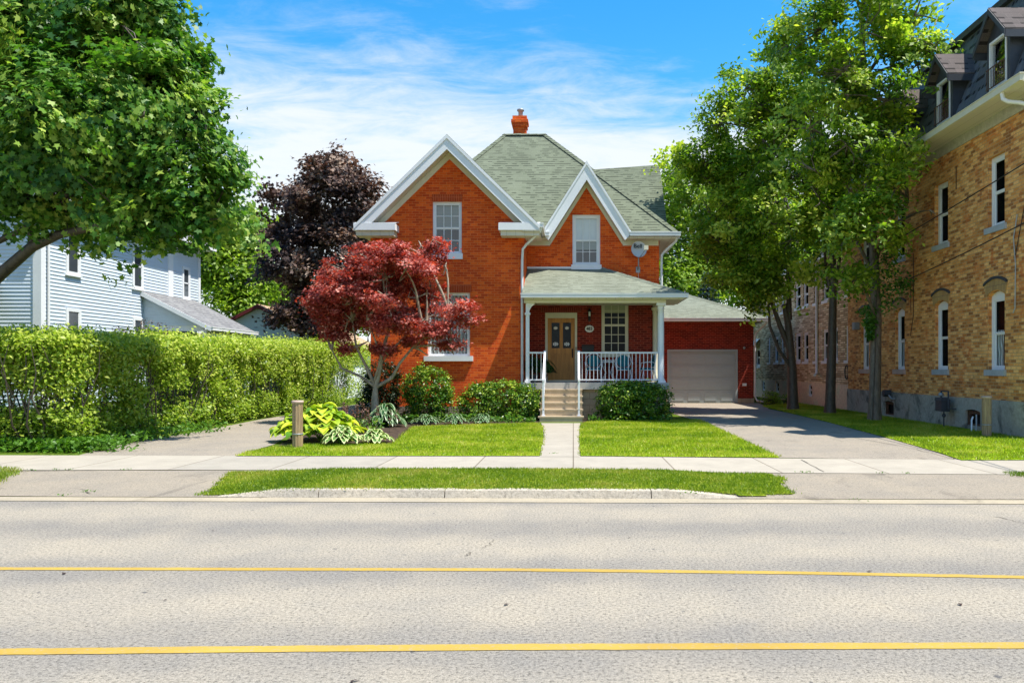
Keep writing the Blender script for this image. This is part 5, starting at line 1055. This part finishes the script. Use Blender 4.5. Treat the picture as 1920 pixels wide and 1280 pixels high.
for yc in (17.8, 20.42, 23.03, 25.65, 28.0)[:4]:
    X0 = 9.52; hw = .48; ze_ = 9.10; za = 9.60
    FDm = Frame((X0, 0, 0), (0, -1, 0), (-1, 0, 0)); u0, u1 = -yc - hw, -yc + hw
    mb = wall(FDm, [(u0, 7.85), (u1, 7.85), (u1, ze_), (-yc, za), (u0, ze_)], [rect(u0 + .12, u1 - .12, 7.95, 9.05)], .08)
    mb.quad((X0, yc - hw, 7.85), (X0 + .9, yc - hw, 7.85), (X0 + .9, yc - hw, ze_), (X0, yc - hw, ze_)); mb.quad((X0, yc + hw, 7.85), (X0, yc + hw, ze_), (X0 + .9, yc + hw, ze_), (X0 + .9, yc + hw, 7.85))
    dm = mb.build('dormer', 'darkgrey', AB)
    mb = MB(); a0, b0, b1 = u0 + .12, 7.95, 9.05; a1 = u1 - .12
    for q_ in ((a0, a0 + .05, b0, b1), (a1 - .05, a1, b0, b1), (a0 + .05, a1 - .05, b1 - .05, b1), (a0 + .05, a1 - .05, b0, b0 + .05)): mb.fbox(FDm, *q_, .02, -.06)
    mb.build('window_frame', 'shade', dm)
    MB().quad(FDm(a0, b0, -.04), FDm(a1, b0, -.04), FDm(a1, b1, -.04), FDm(a0, b1, -.04)).build('glass', glassmat('dormer_glass', .35) if 'dg' not in M else M['dg'], dm)
    M['dg'] = bpy.data.materials['dormer_glass']
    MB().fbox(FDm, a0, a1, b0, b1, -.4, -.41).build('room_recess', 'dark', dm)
    mb = MB(); o_ = .22
    for sg in (-1, 1):
        e = yc + sg * (hw + .2); zl = za - (hw + .2) * (za - ze_) / hw
        mb.prism([(X0 - o_, yc, za + .12), (X0 - o_, e, zl + .10), (X0 + 1.3, e, zl + .10), (X0 + 1.3, yc, za + .12)], (0, 0, -.04))
    mb.build('dormer_roof', 'dshingle', dm)
    mb = MB()
    for sg in (-1, 1):
        e = yc + sg * (hw + .2); zl = za - (hw + .2) * (za - ze_) / hw
        mb.prism([(X0 - o_ - .02, yc, za + .10), (X0 - o_ - .02, e, zl + .08), (X0 - o_ - .02, e, zl - .06), (X0 - o_ - .02, yc, za - .04)], (.03, 0, 0))
        mb.prism([(X0 - o_, e, zl + .06), (X0 + 1.2, e, zl + .06), (X0 + 1.2, e, zl - .10), (X0 - o_, e, zl - .10)], (0, -sg * .03, 0))
    mb.build('dormer_fascia', 'darkgrey', dm)
    mb = MB(); mb.fbox(FDm, a0 - .03, a1 + .03, 8.42, 8.44, .06, .08); mb.fbox(FDm, a0 - .03, a1 + .03, 7.97, 7.99, .06, .08)
    for k in range(9): u = a0 + (a1 - a0) * k / 8; mb.fbox(FDm, u - .006, u + .006, 7.99, 8.42, .064, .076)
    mb.build('window_guard', 'rust', dm)
pipe('drainpipe', [(9.33, 17.3, 7.64), (9.34, 17.28, 7.50), (9.42, 17.22, 7.42), (9.6, 17.1, 7.36), (9.93, 16.9, 7.2)], AB, .045, 'white')
# conduits on wall
for nm, pts, r_, m_ in (('conduit', [(9.97, 17.85, 5.1), (9.97, 18.0, 4.6), (9.97, 17.92, 4.0), (9.96, 17.92, 3.0), (9.96, 18.0, 2.9)], .012, 'gsill'), ('conduit', [(9.97, 21.9 - 1.2, 6.9), (9.97, 20.7, 6.3)], .010, 'black'), ('conduit', [(9.97, 23.3, 5.0), (9.97, 23.3, 3.2), (9.97, 23.5, 2.6)], .010, 'black'), ('conduit', [(9.97, 17.5, 5.4), (9.97, 17.75, 4.7), (9.97, 17.92, 4.2)], .010, 'black')): pipe(nm, pts, AB, r_, m_)
mb = MB(); mb.box(9.82, 9.995, 27.75, 28.0, 3.0, 3.25); mb.build('vent_hood', 'grey', AB)
# gas meter
gm = thing('gas_meter', 'grey gas meter on a pipe by the stained foundation wall', 'gas meter', (9.75, 20.9, .1))
mb = MB(); mb.box(9.60, 9.82, 20.72, 21.08, .52, .80); mb.prism([(9.58, 20.70, .80), (9.84, 20.70, .80), (9.80, 20.76, .88), (9.62, 20.76, .88)], (0, .38, 0)); mb.build('meter_body', 'darkgrey', gm)
mb = MB(); mb.tube([(9.72, 21.0, .88), (9.72, 21.0, 1.05), (9.72, 20.6, 1.05), (9.72, 20.6, .6), (9.9, 20.55, .6)], .022, 8); mb.tube([(9.72, 20.85, .52), (9.72, 20.85, .1)], .018, 8); mb.lathe((9.72, 20.85, .36), [(.02, 0), (.05, .03), (.05, .07), (.02, .1)], 10); mb.build('pipework', 'darkgrey', gm)
mb = MB(); mb.lathe((9.72, 21.0, .92), [(.06, 0), (.075, .03), (.06, .07), (.03, .09)], 12); mb.build('regulator', 'grey', gm)
t = thing('vent_pipe', 'white bent plastic pipe rising by the basement window', 'pipe', (9.75, 19.45, .1)); MB().tube([(9.75, 19.45, .05), (9.76, 19.47, .38), (9.8, 19.49, .46)], .022, 8).build('pipe', 'rail', t); MB().tube([(9.84, 19.4, .05), (9.84, 19.4, .52)], .018, 8).build('pipe', 'gsill', t)
gm2 = thing('water_meter', 'small round dark meter on the foundation behind the ivy trunk', 'meter', (9.85, 25.0, .8))
MB().tube([(9.96, 25.0, .86), (9.75, 25.0, .86)], .11, 16).build('dial', 'darkgrey', gm2); MB().tube([(9.85, 24.8, .80), (9.85, 24.6, .70), (9.96, 24.6, .70)], .03, 8).build('elbow_pipe', 'grey', gm2)
# wooden bollards
def bollard(label, x, y, h=.92):
    t = thing('wooden_post', label, 'post', (x, y, .1), 'wooden posts by the lawns'); mb = MB(); r = .10; pts = []
    for k in range(40): a = 2 * math.pi * k / 40; rr = r * (1 - (.10 if k % 4 == 0 else 0)); pts.append((x + rr * math.cos(a), y + rr * math.sin(a), .05))
    mb.prism(pts[::-1], (0, 0, h + .0)); mb.build('post', 'post', t)
    MB().lathe((x, y, .05 + h), [(.105, 0), (.115, .01), (.115, .04), (.10, .05)], 24).build('cap', 'pink', t)
    MB().lathe((x, y, .36), [(.103, 0), (.108, .005), (.108, .018), (.103, .022)], 24).build('band', 'grey', t); return t
x, y = px(558, 839); bollard('weathered wooden post in front of the golden hosta', x, y); x, y = px(1850, 818); bollard('weathered wooden post on the lawn by the stained foundation wall', x, y)
# overhead cables
def cable(label, a, b, sag, r=.014):
    a, b = Vector(a), Vector(b); pts = []
    for i in range(25): f = i / 24; p = a.lerp(b, f); p.z -= sag * 4 * f * (1 - f); pts.append(p)
    tag(MB().tube(pts, r, 6).build('overhead_cable', 'black', None, a), label, 'cable', 'overhead cables')
def ray(x, y, Y): return SP(x, y, Y)
A1 = Vector(ray(1920, 298.6, 16.4)); B1 = Vector(ray(1560, 519, 28)); cable('upper black overhead cable crossing the yellow brick wall', A1 + (A1 - B1) * .55, B1, .10)
A2 = Vector(ray(1920, 411, 16.4)); B2 = Vector(ray(1705, 523, 23.5)); cable('lower black overhead cable ending on the yellow brick wall', A2 + (A2 - B2) * .8, B2, .08)
pipe('downlead', [(9.97, 23.5, 4.3), (9.98, 23.5, 3.3)], AB, .008, 'black')

# ================= tan stone building behind =================
TBd = thing('stone_faced_building', 'two storey building faced in tan ledge stone behind the street trees', 'building', (14, 36, .1))
XC = 10.1; FT = Frame((XC, 0, 0), (0, -1, 0), (-1, 0, 0)); yy = lambda p: XC * FPX / (p - VX)
gw = [(1491, 1501), (1506, 1515.5), (1526, 1532), (1542.5, 1553), (1563, 1571), (1585, 1591), (1452, 1459), (1464, 1470.5), (1440, 1444)]
hol = []; wins = []
for k, (a, b) in enumerate(gw):
    y1, y0 = yy(a), yy(b)
    for (v0, v1) in ((1.93, 3.22), (4.34, 5.42)):
        if y0 < 29.1: y0 = 29.2
        wins.append((-y1, -y0, v0, v1)); hol.append(rect(*wins[-1]))
aw = (-yy(1417), -yy(1425), 1.75, 2.75); wins.append(aw); hol.append(rect(*aw))
wall(FT, rect(-45, -28.95, 1.05, 6.0), hol, .15).build('wall', 'ledge', TBd)
bwn = [(1514.5, 1522.5), (1453.5, 1460.5), (1428.5, 1434)]; bh = [(-yy(a), -yy(b), .45, 1.0) for a, b in bwn]
wall(FT, rect(-45, -28.95, 0, 1.046), [rect(*h_) for h_ in bh], .15).build('foundation', 'found2', TBd)
for w_ in wins: window(TBd, FT, *w_, 1, (1, 1), .5, cas=.10, rec=.05, sill=(.05, .10, .05), glass='glassd')
for w_ in bh: window(TBd, FT, *w_, 1, (1, 1), .5, cas=.07, rec=.05, glass='glassd', name='basement_window')
mb = MB(); mb.quad((XC, 45, 0), (XC, 45, 6), (XC + 9, 45, 6), (XC + 9, 45, 0)); mb.quad((XC, 28.95, 0), (XC + 9, 28.95, 0), (XC + 9, 28.95, 6), (XC, 28.95, 6)); mb.build('wall', 'ledge', TBd)
mb = MB(); mb.box(XC - .3, XC + 9.2, 28.95, 45.3, 6.0, 6.25); mb.build('cornice', 'white', TBd)
mb = MB(); mb.prism([(XC - .25, 28.95, 6.25), (XC - .25, 45.2, 6.25), (XC + 4, 45.2, 7.6), (XC + 4, 28.95, 7.6)], (0, 0, .04)); mb.prism([(XC + 9, 28.95, 6.25), (XC + 4, 28.95, 7.6), (XC + 4, 45.2, 7.6), (XC + 9, 45.2, 6.25)], (0, 0, .04)); mb.build('roof', 'gshingle', TBd)
yd = yy(1534); pipe('drainpipe', [(XC - .06, yd, 6.0), (XC - .06, yd, 1.45), (XC - .15, yd - .1, 1.38), (XC - .3, yd - .5, 1.36)], TBd, .055, 'shade')
mb = MB(); a_, b_ = aw[0], aw[1]; mb.prism([FT(a_ - .05, 3.25, .02), FT(b_ + .05, 3.25, .02), FT(b_ + .05, 2.7, .55), FT(a_ - .05, 2.7, .55)], (0, 0, -.02)); mb.build('awning', 'white', TBd)
mb = MB(); mb.tube([(XC - .03, 29.3 + .18 * math.cos(a), 1.5 + .25 * math.sin(a)) for a in np.linspace(0, 6.3, 20)], .02, 6); mb.build('coiled_hose', 'black', TBd)

# ================= white siding house =================
WH = thing('white_house', 'white clapboard two storey house half hidden behind the hedge and big maple', 'house', (-20, 29, .1))
def siding(F, u0, u1, v0, v1, name, parent, tri=None, ch=.115, dp=.022, mat='siding'):
    mb = MB(); n = int((v1 - v0) / ch)
    for i in range(n):
        a = v0 + i * ch; b = a + ch; L0, L1, T0, T1 = u0, u1, u0, u1
        if tri: L0, L1 = tri(a); T0, T1 = tri(b)
        if L1 - L0 < .02: continue
        mb.quad(F(L0, a, dp), F(L1, a, dp), F(T1, b, 0), F(T0, b, 0)); mb.quad(F(L0, a, 0), F(L1, a, 0), F(L1, a, dp), F(L0, a, dp))
    return mb.build(name, mat, parent)
XH = -16.0; FH = Frame((XH, 0, 0), (0, 1, 0), (1, 0, 0)); yh = lambda p: -XH * FPX / (VX - p); Y0 = yh(76)
FHf = Frame((0, Y0, 0), (1, 0, 0), (0, -1, 0))
siding(FH, Y0, 34.0, .5, 6.9, 'wall', WH); siding(FHf, -24, XH, .5, 6.9, 'wall', WH)
siding(FHf, -24, XH, 6.9, 9.6, 'gable_wall', WH, tri=lambda v: (-24 + (v - 6.9) * 1.25, XH - (v - 6.9) * 1.25))
MB().box(-24, XH, Y0 + .05, 34, 0, .5).build('foundation', 'gsill', WH)
MB().quad((-24, 34, .1), (XH, 34, .1), (XH, 34, 6.9), (-24, 34, 6.9)).build('wall', 'siding', WH)
mb = MB(); mb.box(XH - .02, XH + .05, Y0 - .05, Y0 + .16, .4, 6.9); mb.box(XH - .2, XH - .021, Y0 - .05, Y0 - .02, .4, 6.9); mb.build('corner_board', 'white', WH)
MB().box(XH + .0, XH + .045, yh(314), yh(323), .4, 6.9).build('corner_board', 'white', WH); MB().box(XH + .0, XH + .045, 33.85, 34.02, .4, 6.9).build('corner_board', 'white', WH)
pipe('downspout', [(XH + .08, Y0 + .25, 6.8), (XH + .08, Y0 + .25, .3)], WH, .04)
mb = MB()
for sg, xe in ((1, XH + .5), (-1, -24.5)): mb.prism([(-20, Y0 - .4, 10.3), (-20, 34.4, 10.3), (xe, 34.4, 6.75), (xe, Y0 - .4, 6.75)], (0, 0, .07))
mb.build('roof', 'gshingle', WH)
mb = MB(); mb.box(XH + .03, XH + .5, Y0 - .4, 34.4, 6.68, 6.72); mb.box(XH + .45, XH + .56, Y0 - .4, 34.4, 6.68, 6.82); mb.build('soffit', 'white', WH)
def fwin(F, u0, u1, v0, v1):
    mb = MB(); c = .11; D = .05
    for q_ in ((u0 - c, u0, v0 - c, v1 + c), (u1, u1 + c, v0 - c, v1 + c), (u0, u1, v1, v1 + c)): mb.fbox(F, *q_, D, .0)
    mb.fbox(F, u0 - c - .03, u1 + c + .03, v0 - c - .04, v0 - c, .09, 0); mb.fbox(F, u0, u1, v0 - c, v0, D, 0)
    vm = (v0 + v1) / 2; mb.fbox(F, u0, u1, vm - .025, vm + .025, .038, .024); mb.fbox(F, u0, u0 + .03, v0, v1, .038, .024); mb.fbox(F, u1 - .03, u1, v0, v1, .038, .024)
    o = mb.build('window', 'white', WH); MB().fbox(F, u0, u1, v0, v1, .026, .023).build('glass', 'dpane', o)
m_, t_, p_ = newmat('reflecting_pane'); p_.inputs['Base Color'].default_value = (.05, .06, .07, 1); p_.inputs['Roughness'].default_value = .08; p_.inputs['Specular IOR Level'].default_value = .7; M['dpane'] = m_
for (a, b, v0, v1) in ((126, 145, 4.72, 6.2), (126, 146, 2.1, 3.45), (250, 264, 4.65, 6.1), (343, 352.5, 4.6, 5.7), (251, 265, 2.1, 3.4)): fwin(FH, yh(a), yh(b), v0, v1)
fwin(FHf, -19, -18, 4.7, 6.2)
# side porch
ys = yh(268); zt_, ze2, xe2 = 4.36, 3.23, -13.75
FS = Frame((0, ys, 0), (1, 0, 0), (0, -1, 0))
siding(FS, XH, xe2, ze2, zt_, 'porch_gable', WH, tri=lambda v: (XH + .02, xe2 - (v - ze2) * (xe2 - XH) / (zt_ - ze2)), ch=.10)
mb = MB(); mb.prism([(XH, ys - .2, zt_ + .10), (xe2 + .35, ys - .2, ze2 - .12), (xe2 + .35, 33.6, ze2 - .12), (XH, 33.6, zt_ + .10)], (0, 0, .05)); mb.build('porch_roof', 'gshingle', WH)
mb = MB(); mb.prism([(XH, ys - .22, zt_ + .15), (xe2 + .36, ys - .22, ze2 - .06), (xe2 + .36, ys - .22, ze2 - .22), (XH, ys - .22, zt_ - .02)], (0, .03, 0)); gutter(mb, xe2 + .33, xe2 + .44, ys - .2, 33.6, ze2 - .05); mb.build('porch_trim', 'white', WH)
mb = MB(); mb.box(XH, xe2, ys, ys + .12, ze2 - .2, ze2); mb.box(xe2, xe2 + .12, ys, 33.5, ze2 - .28, ze2 - .14); mb.build('porch_beam', 'white', WH)
for yq in (ys + .08, 31.6, 33.4): MB().box(xe2 - .04, xe2 + .12, yq - .08, yq + .08, .1, ze2 - .28).build('porch_post', 'white', WH)
MB().box(XH + .05, XH + .3, ys + .4, 33.3, .5, 3.1).build('porch_wall', 'darkgrey', WH)
mb = MB(); mb.prism([(-24, Y0 - 1.8, 3.55), (-17.0, Y0 - 1.8, 3.55), (-17.3, Y0 - .03, 4.2), (-24, Y0 - .03, 4.2)], (0, 0, .05)); mb.build('front_porch_roof', 'gshingle', WH)
mb = MB(); mb.box(-24, -17.0, Y0 - 1.8, Y0 - 1.7, 3.38, 3.55); mb.build('front_porch_beam', 'white', WH)
for xq in (-17.1, -20, -23): MB().box(xq - .07, xq + .07, Y0 - 1.8, Y0 - 1.66, .1, 3.38).build('porch_post', 'white', WH)
shrub('bare_shrub', 'sparse dark-leaved sapling against the white clapboard wall', 'shrub', [((-15.0, 27.0, 2.6), (.8, .5, .6)), ((-14.6, 27.6, 2.9), (.6, .5, .5))], 60, 8, .1, .09, 'l_purple', thr=-.9)
# ================= rear white garage with tan roof =================
RG = thing('white_garage', 'low white garage with maroon trim and tan roof behind the hedge', 'garage', (-14.5, 42, .1))
yg = 38.5; FR = Frame((0, yg, 0), (1, 0, 0), (0, -1, 0)); xa, za_ = (487 - VX) * yg / FPX, 1.65 + 117 * yg / FPX; sl = .52; wl, wr = xa - 3.4, xa + 3.6
siding(FR, wl, wr, .1, za_ - .1, 'front_wall', RG, tri=lambda v: (max(wl, xa - (za_ - .1 - v) / sl), min(wr, xa + (za_ - .1 - v) / sl)), ch=.2, dp=.015, mat='white')
mb = MB(); mb.quad((wr, yg, 0), (wr, yg + 9, 0), (wr, yg + 9, za_ - 3.6 * sl), (wr, yg, za_ - 3.6 * sl)); mb.build('side_wall', 'white', RG)
mb = MB(); e = 4.0
for sg in (-1, 1): mb.prism([(xa, yg - .3, za_), (xa + sg * e, yg - .3, za_ - e * sl), (xa + sg * e, yg + 9.3, za_ - e * sl), (xa, yg + 9.3, za_)], (0, 0, .06))
mb.build('roof', 'tshingle', RG)
mb = MB()
for sg in (-1, 1): mb.prism([(xa, yg - .33, za_ + .05), (xa + sg * e, yg - .33, za_ + .05 - e * sl), (xa + sg * e, yg - .33, za_ - .12 - e * sl), (xa, yg - .33, za_ - .12)], (0, .03, 0))
mb.build('rake_trim', 'maroon', RG)
print('objects', len(bpy.data.objects))

# small dark bits lying on the road
P = np.array([(*px(a, b, 0), .008) for a, b in ((310, 1126), (950, 1134), (1800, 1134), (1630, 1072), (667, 1277), (660, 1279), (175, 940), (120, 1076), (1606, 936), (1180, 1008), (400, 995))])
o = leaves('road_debris', P, np.tile([[0, 0, 1.]], (len(P), 1)) + RNG.normal(size=P.shape) * .15, .05, 'l_purple', None, np.full(len(P), .2)); o['kind'] = 'stuff'; o['label'] = 'small dark scraps of leaf litter lying on the road'; o['category'] = 'litter'

# low planting that fills the bed along the house front
Q = []
for x0, x1, y0, y1, k in ((-5.0, -1.1, 22.6, 24.6, 2600), (-6.6, -4.9, 18.6, 24.4, 2600), (.45, 2.9, 22.9, 24.3, 700)):
    X_ = RNG.uniform(x0, x1, k); Y_ = RNG.uniform(y0, y1, k); hgt = .10 + .22 * np.clip(np.array([noise.noise(Vector((a * 1.9, b * 1.9, 0))) for a, b in zip(X_, Y_)]) + .35, 0, 1)
    Q.append(np.stack([X_, Y_, .1 + hgt * RNG.uniform(size=k)], 1))
Q = np.concatenate(Q); o = leaves('bed_planting', Q, RNG.normal(size=Q.shape) * .5 + np.array([0, -.2, .8]), .11, 'l_shrub', None, .3 + .25 * RNG.normal(size=len(Q)))
o['kind'] = 'stuff'; o['label'] = 'low leafy ground planting in the mulch bed along the house front'; o['category'] = 'ground cover'
